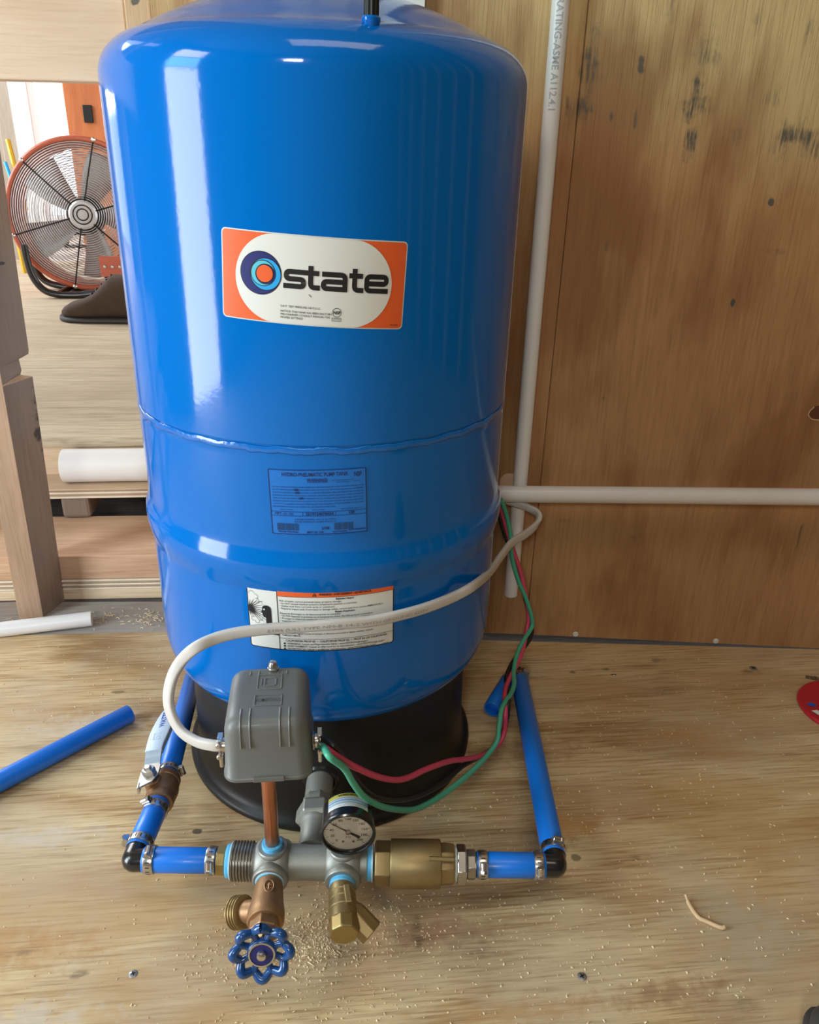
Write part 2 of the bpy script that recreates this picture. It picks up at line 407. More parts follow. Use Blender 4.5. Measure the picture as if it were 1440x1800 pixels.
M['boot'] = simple('boot_leather', (.060, .036, .022), .9, var=.3, nscale=40, bump=.2, bscale=200)
M['boot_sole'] = simple('boot_sole', (.045, .042, .040), .7)
M['yellow'] = simple('yellow_paint', (.75, .45, .03), .45)
M['red_lid'] = simple('red_lid', (.50, .012, .03), .35, coat=.3)
M['sawdust'] = simple('sawdust', (.80, .66, .43), .9, var=.15)
M['scrap_tan'] = simple('scrap_tan', (.66, .46, .27), .6)
M['screw'] = simple('screw_grey', (.36, .37, .38), .4, .7)

# ------------------------------------------------------------------ THE SETTING
WP = V((.2396, .1905, 0)); WT = V((.9937, -.1124, 0)); WN = V((.1124, .9937, 0))   # wall line at the floor, along, away from the viewer
def wpt(x, z, off=0.0):   # point of the plywood wall at world x, height z, pushed off towards the viewer
    t = (x-WP.x)/WT.x
    return WP + WT*t + V((0, 0, z)) - WN*off

fl = thing('floor', (0, 0, 0), kind='structure')
outline = [(-1.75, .2885), (-.02, .2443), (-.02, .2240), (2.05, -.0140), (2.05, -2.65), (-1.75, -2.65)]
b = MB(); b.prism([(p[0], p[1]) for p in outline], (0, 0, 0), (1, 0, 0), (0, 1, 0), .018); b.build('plywood_panel', M['floor'], fl, smooth=0, recenter=False)
def floor_screw(x, y, r, name='screw'):
    b = MB(); b.lathe([(r, -.003), (r, .0003), (r*.75, .0009), (0.0, .0009)], (x, y, 0), (0, 0, 1), 16); o = b.build(name, M['screw'], fl)
    k = MB()
    for a in (0.4, 0.4+pi/2): k.box((x, y, .0010), (r*1.1, r*.28, .0004), Matrix.Rotation(a, 3, 'Z'))
    k.build('cross_slot', M['dark_gap'], o, smooth=0)
floor_screw(-.1897, -.3335, .0042); floor_screw(.2300, -.3718, .0045); floor_screw(.640, .091, .006)

wb = thing('wall_back', tuple(WP), kind='structure')
def sheet(x0, x1, zb0, zb1, ztop):
    b = MB(); o = wpt(0, 0); t0 = (x0-o.x)/WT.x; t1 = (x1-o.x)/WT.x
    b.prism([(t0, zb0), (t1, zb1), (t1, ztop), (t0, ztop)], o, WT, (0, 0, 1), .012)
    return b.build('plywood_panel', M['wall'], wb, smooth=0, recenter=False, bevel=.0008, bseg=1)
sheet(-.1915, .3060, .0205, .0150, 2.3)
sheet(.3066, 2.05, .0150, -.030, 2.3)
b = MB(); o = wpt(-.25, -.02, -.016); b.prism([(0, 0), (2.3, 0), (2.3, .1), (0, .1)], o, WT, (0, 0, 1), .02); b.build('sole_plate', M['dark_gap'], wb, smooth=0, recenter=False)
def wall_screw(x, z):
    b = MB(); b.lathe([(.0045, -.001), (.0045, .001), (.003, .0022), (0, .0022)], wpt(x, z), -WN, 14); b.build('screw', M['sticker_white'], wb)
wall_screw(.3843, .0185); wall_screw(.6049, .0125)
# pale round plug of light wood where a hole was bored
b = MB(); b.lathe([(.0138, -.002), (.0138, .0006), (0.0, .0006)], wpt(.2611, .2735), -WN, 28); b.build('round_plug', M['plug'], wb, smooth=0)
# brown knot hole with a pale rim at the right edge
kn = [(0.000, .001), (.006, .010), (.020, .014), (.034, .010), (.04, -.002), (.028, -.010), (.01, -.0105), (.002, -.006)]
b = MB(); b.prism([(a*.9, c*.9) for a, c in kn], wpt(.6640, .3885, .0004), WT, (0, 0, 1), .003)
b.build('knot_hole', M['knot'], wb, smooth=0)
b = MB(); pts = [wpt(.6640+a*.9*WT.x, .3885+c*.9, .0006) for a, c in [kn[1], kn[0], kn[7], kn[6], kn[5], kn[4]]]; b.tube(spline(pts, 4), .0009, 6); b.build('knot_rim', M['scrap_tan'], wb)
# pale batten behind the tank
b = MB(); b.prism([(0, 0), (.026, 0), (.026, 2.2), (0, 2.2)], wpt(.096, .05, .012), WT, (0, 0, 1), .0115); b.build('batten', M['sticker_white'], wb, smooth=0, recenter=False)

# left framed wall
wl = thing('wall_left', (-.46, .31, 0), kind='structure')
b = MB(); b.prism([(-1.75, .2900), (-.02, .2456), (-.02, .331), (-1.75, .4320)], (0, 0, -.001), (1, 0, 0), (0, 1, 0), .03); b.build('sill_plate', M['sill'], wl, smooth=0, recenter=False)
# the stud: four corners per level, chunk torn out of its right edge
lev = []
def stud_sec(z, cut=0.0, jag=0.0):
    k = z/.6
    fl_ = V((-.4987+.010*k, .3007, z)); fr = V((-.4636+.010*k, .307, z)); br = V((-.445+.0185*k-cut, .3616-cut*.2, z+jag)); bl = V((-.482+.0185*k, .362, z))
    return [fl_, fr, br, bl]
for z, c, j in ((-.001, 0, 0), (.20, 0, 0), (.33, .000, 0), (.385, .0, 0), (.3865, .016, 0.002), (.395, .0135, 0), (.412, .0148, 0), (.416, .001, .003), (.425, .0, 0), (.6, 0, 0), (.9, 0, 0), (1.6, 0, 0)):
    lev.append(stud_sec(z, c, j))
vs = [p for s_ in lev for p in s_]; fs = []
for i in range(len(lev)-1):
    for k in range(4): fs.append((i*4+k, i*4+(k+1) % 4, (i+1)*4+(k+1) % 4, (i+1)*4+k))
fs += [(3, 2, 1, 0), tuple((len(lev)-1)*4+k for k in range(4))]
b = MB(); b.add(vs, fs)
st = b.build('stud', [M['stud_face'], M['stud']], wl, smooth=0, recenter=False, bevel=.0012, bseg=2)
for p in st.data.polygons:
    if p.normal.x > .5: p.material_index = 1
# second stud further left, header, post
b = MB(); b.box((-.93, .335, .8), (.038, .085, 1.6)); b.build('stud', M['stud_face'], wl, smooth=0, recenter=False)
b = MB(); b.prism([(-1.7, .762), (-.2208, .7705), (-.2208, 1.02), (-1.7, 1.02)], (0, .25, 0), (1, 0, 0), (0, 0, 1), .038); b.build('header_board', M['header'], wl, smooth=0, recenter=False, bevel=.002)
b = MB(); b.box((-.2042, .272, 1.0), (.0305, .060, 2.4)); b.build('post', M['post'], wl, smooth=0, recenter=False, bevel=.002)

# stacked rim lumber behind the sill
def rim(name, z0, z1, m, dy=0.0, x1=-.05, depth=.16):
    b = MB(); b.prism([(-1.75, z0), (x1, z0), (x1, z1), (-1.75, z1)], (0, .352+dy, 0), (1, -.02, 0), (0, 0, 1), depth); return b.build(name, m, wl, smooth=0, recenter=False, bevel=.0015)
rim('rim_board', .0, .0185, M['lumber_pale'])
for k in range(5):
    rim('plywood_strip', .0188+k*.0038, .0188+k*.0038+.0036, M['ply_edge_light'] if k % 2 == 0 else M['ply_edge_dark'], -.001+.0008*(k % 2), depth=.15)
rim('rim_board', .0385, .0815, M['lumber'], .0012)
# raised floor of the next room
f2 = thing('floor', (-.6, .6, .1), kind='structure')
def slab(name, y0, y1, z0, z1, m, x0=-3.0, x1=.6, bev=.001):
    b = MB(); b.box(((x0+x1)/2, (y0+y1)/2, (z0+z1)/2), (x1-x0, y1-y0, z1-z0)); return b.build(name, m, f2, smooth=0, recenter=False, bevel=bev, bseg=1)
for k in range(4):
    slab('plywood_strip', .506+.0006*(k % 2), .62, .1230+k*.0041, .1230+k*.0041+.0040, (M['ply_edge_light'], M['ply_edge_dark'])[k % 2])
slab('ledge_panel', .504, .60, .1392, .1412, M['tan_board'])
slab('riser_board', .578, .60, .141, .196, M['tan_board'])
slab('plywood_panel', .574, 1.0745, .196, .2148, M['far_floor'])
slab('plywood_panel', 1.0775, 2.29, .196, .2148, M['far_floor'])
slab('plywood_panel', 2.293, 3.3, .196, .2148, M['far_floor'])
slab('joist', .66, .70, .0, .196, M['cavity'])
slab('ground_board', .36, .66, -.02, .0, M['cavity'])
b = MB(); b.box((-.452, .56, .103), (.05, .10, .04)); b.build('block', M['stud'], f2, smooth=0, bevel=.006)

# far wall of the next room, with its window
wf = thing('wall_far', (-1.1, 3.0, .21), kind='structure')
def fbox(name, x0, x1, y0, y1, z0, z1, m, bev=.002):
    b = MB(); b.box(((x0+x1)/2, (y0+y1)/2, (z0+z1)/2), (x1-x0, y1-y0, z1-z0)); return b.build(name, m, wf, smooth=0, recenter=False, bevel=bev, bseg=1)
for k in range(9):
    fbox('wall_board', -1.325-.105*(k+1), -1.325-.105*k-.003, 3.0, 3.03, .21, 2.3, M['grey_boards'])
fbox('jamb', -1.322, -1.262, 2.97, 3.06, .21, 2.3, M['grey_boards'])
fbox('jamb', -1.26, -1.185, 2.96, 3.06, .21, 2.3, M['white_paint'])
pr = fbox('post', -1.022, -.868, 2.88, 3.02, .21, 2.3, M['redwood'])
b = MB(); b.box((-.935, 2.876, .803), (.036, .008, .064)); b.build('outlet', M['black_plastic'], pr, bevel=.002)
fbox('jamb', -.866, -.80, 2.95, 3.05, .21, 2.3, M['white_paint'])
fbox('wall_board', -.797, .6, 3.0, 3.03, .21, 2.3, M['grey_boards'])
fbox('window_sill', -1.185, -1.022, 2.96, 3.06, .21, .40, M['white_paint'])
fbox('lintel', -1.185, -1.022, 2.96, 3.06, 1.7, 2.3, M['white_paint'])
# distant dark foliage seen through the window
# room shell outside the frame
b = MB(); b.box((.15, .3, 2.36), (4.2, 6.2, .1)); tag(b.build('ceiling', M['room'], None, smooth=0, recenter=False), kind='structure')
b = MB(); b.box((2.1, -1.3, 1.15), (.08, 2.8, 2.5)); tag(b.build('wall_right', M['cavity'], None, smooth=0, recenter=False), kind='structure')
wfr = thing('wall_front', (0, -2.65, 0), kind='structure')
for (x0, x1, z0, z1) in ((-1.75, -.78, -.02, 2.35), (-.32, 2.1, -.02, 2.35), (-.78, -.32, -.02, 1.55), (-.78, -.32, 1.95, 2.35)):
    b = MB(); b.box(((x0+x1)/2, -2.66, (z0+z1)/2), (x1-x0, .04, z1-z0)); b.build('panel', M['room'], wfr, smooth=0, recenter=False)
wsd = thing('wall_side', (-1.72, 0, 0), kind='structure')
for (y0, y1, z0, z1) in ((-2.65, -1.09, -.02, 2.35), (-.40, .30, -.02, 2.35), (-1.09, -.40, 2.02, 2.35), (.33, 1.55, -.02, 2.35), (2.85, 3.2, .19, 2.35)):
    x = -1.70 if y0 < .3 else -2.30
    b = MB(); b.box((x, (y0+y1)/2, (z0+z1)/2), (.03, y1-y0, z1-z0)); b.build('panel', M['room'], wsd, smooth=0, recenter=False)
for k in range(6):
    b = MB(); b.box((2.04, -2.4+.42*k, 1.15), (.05, .038, 2.4)); b.build('stud', M['header'], None and wsd or wfr, smooth=0, recenter=False)

# ------------------------------------------------------------------ TANK
R = .195
tk = thing('pressure_tank', (0, 0, 0), 'tall glossy blue steel water pressure tank on a black base, carrying white and orange stickers', 'tank')
prof = [(.120, .1505), (.150, .1510), (.162, .1525), (.1672, .1540)]
for k in range(1, 10):
    a = pi/2*k/10; prof.append((.1672+(R-.1672)*sin(a)**.9, .154+.048*(1-cos(a))))
prof += [(R, .206), (R, .214), (R, .31), (R, .318), (.1955, .322), (.1978, .329), (.1996, .338), (.2000, .346), (.1996, .352), (.1980, .357), (.1962, .362), (R, .370), (R, .378), (R, .448), (R, .4560), (R, .4700), (.1955, .4704), (.1955, .4712), (.1955, .478), (.1955, .60), (.1955, .752), (.1955, .7586)]
n = 14
for k in range(1, n+1):
    a = pi/2*.8*k/n; prof.append((.1955-.048+.048*cos(a), .7586+.0382*sin(a)))
r0, z0 = prof[-1]
for k in range(1, 17):
    s_ = k/16; r_ = r0*(1-s_); prof.append((max(r_, 0), z0+.042*(1-(r_/r0)**2)))
b = MB(); b.lathe(prof, (0, 0, 0), (0, 0, 1), 160, xh=(1, 0, 0)); b.build('tank_shell', M['tank'], tk, smooth=60)
# weld bead: slightly irregular ring
b = MB(); N = 320; vs = []; fs = []
for k in range(N):
    a = 2*pi*k/N; dz = .0006*sin(a*31)+.0005*random.uniform(-1, 1); rr = .0034+.0005*random.uniform(-1, 1)
    for j in range(8):
        q = 2*pi*j/8; rad = R+.0001+.0007*cos(q)*(1+.3*random.uniform(-1, 1)); vs.append((rad*cos(a), rad*sin(a), .4655+dz+rr*sin(q)))
for k in range(N):
    for j in range(8): fs.append((k*8+j, ((k+1) % N)*8+j, ((k+1) % N)*8+(j+1) % 8, k*8+(j+1) % 8))
b.add(vs, fs); b.build('weld_bead', M['weld'], tk, smooth=180)
# black base with rolled flange
b = MB(); b.lathe([(.150, .002), (.1795, .0005), (.1815, .003), (.1818, .007), (.1800, .0105), (.1765, .0125), (.1735, .016), (.1712, .024), (.1702, .05), (.1695, .10), (.1692, .148), (.1680, .1535), (.164, .1545), (.12, .1545)], (0, 0, 0), (0, 0, 1), 160, xh=(1, 0, 0))
sk = b.build('base', M['black_plastic'], tk, smooth=50)
b = MB(); b.lathe([(.020, .0), (.0205, .003), (.0185, .0055), (.016, .006)], (-.0133, -.166, .069), (-.08, -1, 0), 32, cap=(False, False)); b.build('port_collar', M['black_gloss'], sk)
# air valve on the dome
vd = V((.0395, -.1655, .7790)); up = V((.01, -.03, 1)).normalized()
b = MB(); b.lathe([(.0066, 0), (.0064, .004), (.0063, .0125), (.0069, .0135), (.0070, .0160), (.0060, .0172), (.0040, .0173)], vd, up, 28); va = b.build('air_valve', M['tank'], tk)
b = MB()
x_, y_, z_ = frame(up); base = vd+up*.0165
vs = []; fs = []
for i, (rr, h) in enumerate(((.0054, 0), (.0054, .026), (.0048, .029))):
    for k in range(40):
        a = 2*pi*k/40; q = rr*(1+.06*(1 if (k//2) % 2 else -1)); vs.append(base+up*h+(x_*cos(a)+y_*sin(a))*q)
for i in range(2):
    for k in range(40): fs.append((i*40+k, i*40+(k+1) % 40, (i+1)*40+(k+1) % 40, (i+1)*40+k))
fs.append(tuple(80+k for k in range(40))); b.add(vs, fs); b.build('valve_cap', M['black_plastic'], va)

# ---- flat print bent round the tank
def textgeo(s, size, align='LEFT', bold=0.0, sx=1.0):
    cu = bpy.data.curves.new('txt', 'FONT'); cu.body = s; cu.size = size; cu.align_x = align; cu.resolution_u = 2; cu.offset = bold
    ob = bpy.data.objects.new('txt', cu); COL.objects.link(ob)
    dg = bpy.context.evaluated_depsgraph_get(); me = bpy.data.meshes.new_from_object(ob.evaluated_get(dg))
    vs = [(v.co.x*sx, v.co.y) for v in me.vertices]; fs = [tuple(p.vertices) for p in me.polygons]
    bpy.data.objects.remove(ob); bpy.data.curves.remove(cu); bpy.data.meshes.remove(me)
    return vs, fs
class Flat:
    """collects 2D faces (metres) that are later bent onto a surface"""
    def __init__(s): s.v = []; s.f = []
    def add(s, vs, fs): n = len(s.v); s.v += list(vs); s.f += [tuple(i+n for i in q) for q in fs]
    def text(s, t, x, y, h, align='LEFT', bold=0.0, width=None, rot=0.0):
        vs, fs = textgeo(t, h/.70, align, bold)
        if width:
            xs = [p[0] for p in vs]; k = width/(max(xs)-min(xs)); vs = [(p[0]*k, p[1]) for p in vs]
        c, sn = cos(rot), sin(rot)
        s.add([(x+p[0]*c-p[1]*sn, y+p[0]*sn+p[1]*c) for p in vs], fs)
    def rect(s, x0, y0, x1, y1, nx=1):
        vs = []; fs = []
        for i in range(nx+1):
            x = x0+(x1-x0)*i/nx; vs += [(x, y0), (x, y1)]
        for i in range(nx): fs.append((2*i, 2*i+2, 2*i+3, 2*i+1))
        s.add(vs, fs)
    def frame(s, x0, y0, x1, y1, t, nx=12):
        s.rect(x0, y0, x1, y0+t, nx); s.rect(x0, y1-t, x1, y1, nx); s.rect(x0, y0, x0+t, y1); s.rect(x1-t, y0, x1, y1)
    def rrect(s, x0, y0, x1, y1, r, nx=24):
        cols = []
        xs = sorted(set([x0+r*(1-cos(pi/2*k/5)) for k in range(6)]+[x1-r*(1-cos(pi/2*k/5)) for k in range(6)]+[x0+r+(x1-x0-2*r)*k/nx for k in range(nx+1)]))
        for x in xs:
            d = 0.0
            if x < x0+r: q = x0+r-x; d = r-sqrt(max(0, r*r-q*q))
            elif x > x1-r: q = x-(x1-r); d = r-sqrt(max(0, r*r-q*q))
            cols.append((x, y0+d, y1-d))
        s.cols(cols)
    def cols(s, cols):
        vs = []; fs = []
        for x, a, b_ in cols: vs += [(x, a), (x, b_)]
        for i in range(len(cols)-1): fs.append((2*i, 2*i+2, 2*i+3, 2*i+1))
        s.add(vs, fs)
    def disc(s, x, y, r, ry=None, n=40):
        ry = ry or r; cols = []
        for k in range(n+1):
            a = pi*k/n; cols.append((x-r*cos(a), y-ry*sin(a), y+ry*sin(a)))
        s.cols(cols)
    def ring(s, x, y, r, t, n=40):
        vs = []; fs = []
        for k in range(n):
            a = 2*pi*k/n; vs += [(x+r*cos(a), y+r*sin(a)), (x+(r-t)*cos(a), y+(r-t)*sin(a))]
        for k in range(n): j = (k+1) % n; fs.append((2*k, 2*j, 2*j+1, 2*k+1))
        s.add(vs, fs)
    def poly(s, pts): s.add(pts, [tuple(range(len(pts)))])
    def line(s, x0, y0, x1, y1, t, t2=None):
        t2 = t if t2 is None else t2
        d = V((x1-x0, y1-y0)); L = d.length or 1; nx, ny = -d.y/L, d.x/L
        s.add([(x0-nx*t/2, y0-ny*t/2), (x1-nx*t2/2, y1-ny*t2/2), (x1+nx*t2/2, y1+ny*t2/2), (x0+nx*t/2, y0+ny*t/2)], [(0, 1, 2, 3)])
    def stroke(s, pts, wd, fil):
        P = [V(p) for p in pts]; out = [P[0]]
        for i in range(1, len(P)-1):
            u = (P[i-1]-P[i]); v = (P[i+1]-P[i]); r = min(fil, u.length*.5, v.length*.5)
            if r < 1e-9: out.append(P[i]); continue
            u = u.normalized()*r; v = v.normalized()*r
            for k in range(7):
                t = k/6; out.append((P[i]+u)*(1-t)**2+P[i]*2*t*(1-t)+(P[i]+v)*t*t)
        out.append(P[-1]); vs = []; fs = []
        for i, p in enumerate(out):
            d = (out[min(i+1, len(out)-1)]-out[max(i-1, 0)]).normalized(); nn = V((-d.y, d.x))
            vs += [tuple(p+nn*wd/2), tuple(p-nn*wd/2)]
        for i in range(len(out)-1): fs.append((2*i, 2*i+1, 2*i+3, 2*i+2))
        s.add(vs, fs)
    def wrap(s, name, m, parent, uc, zc, rot, off, rad=R, fine=.004):
        bm = bmesh.new(); vv = [bm.verts.new((p[0], p[1], 0)) for p in s.v]
        for q in s.f:
            try: bm.faces.new([vv[i] for i in q])
            except ValueError: pass
        me = bpy.data.meshes.new(name)
        c, sn = cos(rot), sin(rot)
        for v in bm.verts:
            x, y = v.co.x, v.co.y
            u = uc+x*c-y*sn; z = zc+x*sn+y*c; th = u/rad
            v.co = ((rad+off)*sin(th), -(rad+off)*cos(th), z)
        bmesh.ops.recalc_face_normals(bm, faces=bm.faces)
        bm.faces.ensure_lookup_table()
        for f in bm.faces:
            cc = f.calc_center_median()
            if f.normal.dot(V((cc.x, cc.y, 0))) < 0: f.normal_flip()
        bm.to_mesh(me); bm.free(); me.materials.append(m)
        me.polygons.foreach_set('use_smooth', [True]*len(me.polygons))
        o = bpy.data.objects.new(name, me); COL.objects.link(o); par(o, parent)
        if name in ('fine_print', 'barcode'): o['kind'] = 'stuff'
        return o

# brand sticker
RR = .1955
st_args = (-.0072, .609, radians(-3.4))
F = Flat(); F.rrect(-.0748, -.0341, .0748, .0341, .003, 40); stk = F.wrap('brand_sticker', M['orange'], tk, *st_args, .0004, RR)
stk['label'] = 'orange and white sticker with a round blue emblem and bold black lettering'
F = Flat(); F.rrect(-.0757, -.0350, .0757, .0350, .0036, 40); F.wrap('sticker_edge', M['pale_paste'], stk, *st_args, .0002, RR)
# white field: flat top and bottom, bulging sides
def bulge(hw_top, hw_mid, h, k=40):
    ra = ((hw_mid-hw_top)**2+h*h)/(2*(hw_mid-hw_top)); cx = hw_mid-ra; cols = []
    xs = [-hw_mid*cos(pi*i/k) for i in range(k+1)]
    for x in xs:
        ax = abs(x); y = h if ax <= hw_top else sqrt(max(0, ra*ra-(ax-cx)**2)); cols.append((x, -min(h, y), min(h, y)))
    return cols
F = Flat(); F.cols(bulge(.0352, .0636, .0341)); F.wrap('white_field', M['sticker_white'], stk, *st_args, .0006, RR)
lx, ly = -.0425, .0035
for (dx, dy, r, m, o_) in ((0, 0, .0169, 'ink_black', .00075), (0, 0, .0163, 'ink_navy', .0009), (.0040, -.0006, .0127, 'ink_black', .00105), (.0042, -.0006, .0121, 'ink_sky', .0012),
                           (.0022, .0002, .0101, 'ink_black', .00135), (.0022, .0002, .0095, 'ink_teal', .0015), (.0040, -.0004, .0080, 'ink_navy', .00165), (.0036, .0, .0073, 'ink_black', .0018), (.0036, .0, .0066, 'orange', .00195)):
    F = Flat(); F.disc(lx+dx, ly+dy, r, n=48); F.wrap('emblem', M[m], stk, *st_args, o_, RR)
F = Flat(); h = .0150; X0 = -.0238; Y0 = -.0062
def word(path, x, fil=.22): F.stroke([((x+a)*h+X0, b_*h+Y0) for a, b_ in path], .265*h, fil*h)
word([(1.16, .87), (.13, .87), (.13, .5), (1.05, .5), (1.05, .13), (-.02, .13)], 0)
word([(.30, 1.24), (.30, .13), (.80, .13)], 1.12); word([(.0, .87), (.74, .87)], 1.12)
word([(.04, .87), (1.27, .87), (1.27, 0)], 1.97); word([(1.27, .13), (.13, .13), (.13, .5), (1.27, .5)], 1.97, .2)
word([(.30, 1.24), (.30, .13), (.80, .13)], 3.45); word([(.0, .87), (.74, .87)], 3.45)
word([(1.34, .13), (.13, .13), (.13, .87), (1.22, .87), (1.22, .5), (.13, .5)], 4.28)
F.wrap('lettering', M['ink_black'], stk, *st_args, .0009, RR)
F = Flat()
for t, y in (('· S.O.T. TEST PRESSURE 100 P.S.I.G.', -.0204), ('· NOTICE: THIS TANK HAS BEEN FACTORY', -.0244), ('  PRE-CHARGED CONSULT MANUAL FOR', -.0269), ('  PROPER SETTINGS', -.0294)):
    F.text(t, -.0272, y-.0008, .00155, bold=.00002)
F.ring(.0193, -.0228, .0037, .0004); F.text('NSF', .0193, -.0240, .0024, 'CENTER', .00012)
F.frame(.0155, -.0298, .0231, -.0270, .0003); F.text('COMPONENT', .0193, -.0288, .0009, 'CENTER')
F.text('100237888', .0640, -.0318, .0011)
F.line(-.0035, -.0098, -.0015, -.0118, .0005)
F.wrap('fine_print', M['ink_black'], stk, *st_args, .0009, RR)

# blue serial decal
sd = (-.0082, .4166, radians(1.2))
F = Flat(); F.rect(-.0436, -.0316, .0436, .0316, 24); srl = F.wrap('serial_decal', M['serial_blue'], tk, *sd, .0004)
srl['label'] = 'blue printed decal with small navy text and two barcodes'
F = Flat(); W = .0436; H = .0316
F.frame(-W, -H, W, H, .0006, 20)
F.text('HYDRO-PNEUMATIC PUMP TANK', -.002, .0255, .0036, 'CENTER', .00006, width=.0585)
F.text('WARNING!', .0, .0205, .0030, 'CENTER', .00010, width=.0182); F.rect(-.009, .0196, .009, .0200, 4)
F.text('NSF', .0362, .0240, .0044, 'CENTER', .00012, width=.0066)
F.text('NOT WITHSTANDING THE', .0225, .0208, .0011, 'CENTER'); F.text('RATED WORKING', .0225, .0190, .0010, 'CENTER'); F.text('C0173 1.1', .036, .0190, .0012, 'CENTER')
body = ['DO NOT OPERATE OR PRECHARGE OR SERVICE A DRINKING WATER TANK WITHOUT A RELIEF VALVE',
        'SET AT THE MAXIMUM WORKING PRESSURE. DO NOT USE WITH ANY AIR ABOVE A PRESSURE',
        'WHICH IS GREATER THAN IS SHOWN AT A RATED PRESSURE. PRESSURE ABOVE MAY CAUSE AN',
        'EXPLOSION RESULTING IN PROPERTY DAMAGE, PERSONAL INJURY OR DEATH. TANK SHOULD BE',
        'USED WITHIN THE LIMITS OF PUMP PRESSURE. PROTECT TANK FROM EXTREME HEAT AND COLD',
        'REPLACE TANK IF LEAKS SHOW ON OR IN THE TANK OR IF AIR CANNOT BE HELD IN THE TANK',
        'CONTACT A QUALIFIED WATER SYSTEM DEALER FOR CHECKING OF THE PRESSURE OF THE TANK',
        'BEFORE SERVICE RELIEVE ALL WATER AND AIR PRESSURE IN THE TANK']
for i, t in enumerate(body): F.text(t, -.0408, .0146-i*.00275, .00125, width=.0816 if i < 7 else .056)
F.text('100', -.0215, .0116, .0021, bold=.0001); F.text('100', -.0205, .0088, .0021, bold=.0001); F.text('100', -.0175, .0034, .0021, bold=.0001)
F.text('MODEL NUMBER', -.029, -.0074, .0011, 'CENTER'); F.text('SERIAL NUMBER', .0, -.0074, .0011, 'CENTER'); F.text('MAX WORKING PRESS. P.S.I.', .030, -.0074, .0011, 'CENTER')
F.rect(-W, -.0092, W, -.0088, 16); F.rect(-W, -.0133, W, -.0129, 16); F.rect(-.0145, -.0131, -.0141, -.009); F.rect(.0150, -.0131, .0154, -.009)
F.text('MPT-20 100', -.0400, -.0123, .0026, width=.0168); F.text('2219124076034', -.0118, -.0123, .0026, bold=.0001, width=.0250); F.text('100', .0295, -.0122, .0026, 'CENTER', .0001)
F.text('WATER SYSTEMS - DIV. A. O. SMITH', -.0035, -.0172, .0016, 'CENTER', width=.037); F.text('WATER PRODUCTS CHARLOTTE, N. C.', -.0035, -.0196, .0016, 'CENTER', width=.038)
F.text('Model Number', -.0285, -.0298, .0017, 'CENTER', .00005, width=.0185); F.text('MPT-20 100', -.004, -.0302, .0020, 'CENTER', .00005, width=.015); F.text('2100', .0055, -.0266, .0026, 'CENTER', .0001, width=.0072)
F.text('Serial Number', .0185, -.0300, .0016, 'CENTER', .00005); F.text('2219124076034', .0345, -.0290, .0015, 'CENTER', .00006, width=.016)
F.wrap('fine_print', M['ink_serial'], srl, *sd, .0007)
F = Flat()
for x0, n_ in ((-.0385, 24), (.0135, 20)):
    x = x0
    for i in range(n_):
        wd = random.choice((.0003, .0003, .0006, .0009)); F.rect(x, -.0276, x+wd, -.0205); x += wd+random.choice((.0003, .0004))
F.wrap('barcode', M['bar_green'], srl, *sd, .0008)

# warning label
wa = (-.0085, .2921, radians(.6))
WW, HH = .0722, .0347
F = Flat(); F.rrect(-WW, -HH, WW, HH, .003, 40); wrn = F.wrap('warning_label', M['ink_black'], tk, *wa, .0004)
wrn['label'] = 'white trilingual explosion hazard label with an orange strip'
F = Flat(); F.rrect(-WW+.0013, -HH+.0013, WW-.0013, HH-.0013, .0022, 40); F.wrap('white_field', M['sticker_white'], wrn, *wa, .0007)
px0 = -.0412
F = Flat(); F.rect(px0+.0004, HH-.0080, WW-.0010, HH-.0010, 24); F.wrap('orange_strip', M['orange'], wrn, *wa, .0010)
F = Flat()
F.rect(px0-.0004, -HH, px0+.0003, HH); F.rect(px0, HH-.0084, WW-.001, HH-.0080, 20); F.rect(px0, -.0207, WW-.001, -.0203, 20)
F.poly([(-.0075, HH-.0070), (-.0031, HH-.0070), (-.0053, HH-.0030)])
F.text('WARNING / AVERTISSEMENT / ADVERTENCIA', .024, HH-.0062, .0024, 'CENTER', .00012, width=.050)
L = [('Explosion Hazard', .0232, .0166, 'CENTER', 1), ('Risk of death, serious personal injury, property damage.', px0+.002, .0208, 'LEFT', 0), ('• Do NOT exceed maximum pressure, temperature, puncture or incinerate.', px0+.002, .0180, 'LEFT', 0),
     ('• Shelter tank from corrosive spray or substances.', px0+.002, .0152, 'LEFT', 0), ('• Regularly inspect tank, if corrosion or damage visible, remove tank from service IMMEDIATELY.', px0+.002, .0124, 'LEFT', 0),
     ("Risque d'explosion", .0232, .0096, 'CENTER', 1), ('Risque de dommages ou de blessures graves ou mortelles.', px0+.002, .0070, 'LEFT', 0), ('• Ne PAS dépasser la pression ou la température limite. Ne PAS perforer ni incinérer.', px0+.002, .0042, 'LEFT', 0),
     ('• Protéger le réservoir contre les substances corrosives et les outils en aérosol.', px0+.002, .0014, 'LEFT', 0), ('• Inspecter régulièrement le réservoir, retirer du service si visible IMMÉDIATEMENT.', px0+.002, -.0014, 'LEFT', 0),
     ('Riesgo de explosión', .0232, -.0050, 'CENTER', 1), ('• NO exceda la presión máxima, temperatura ni perfore o incinere.', px0+.002, -.0078, 'LEFT', 0), ('• Proteja el tanque contra rocíos o sustancias corrosivas.', px0+.002, -.0106, 'LEFT', 0),
     ('• Inspeccione regularmente el tanque, si detecta corrosión o daños visibles, retírelo', px0+.002, -.0150, 'LEFT', 0), ('  INMEDIATAMENTE.', px0+.002, -.0178, 'LEFT', 0)]
for t, x, y, al, bd in L:
    if t.startswith('Explosion'): y = .0236
    F.text(t, x, y, .00185, al, .00010 if bd else .00002, width=min(.0016*.66*len(t), .1))
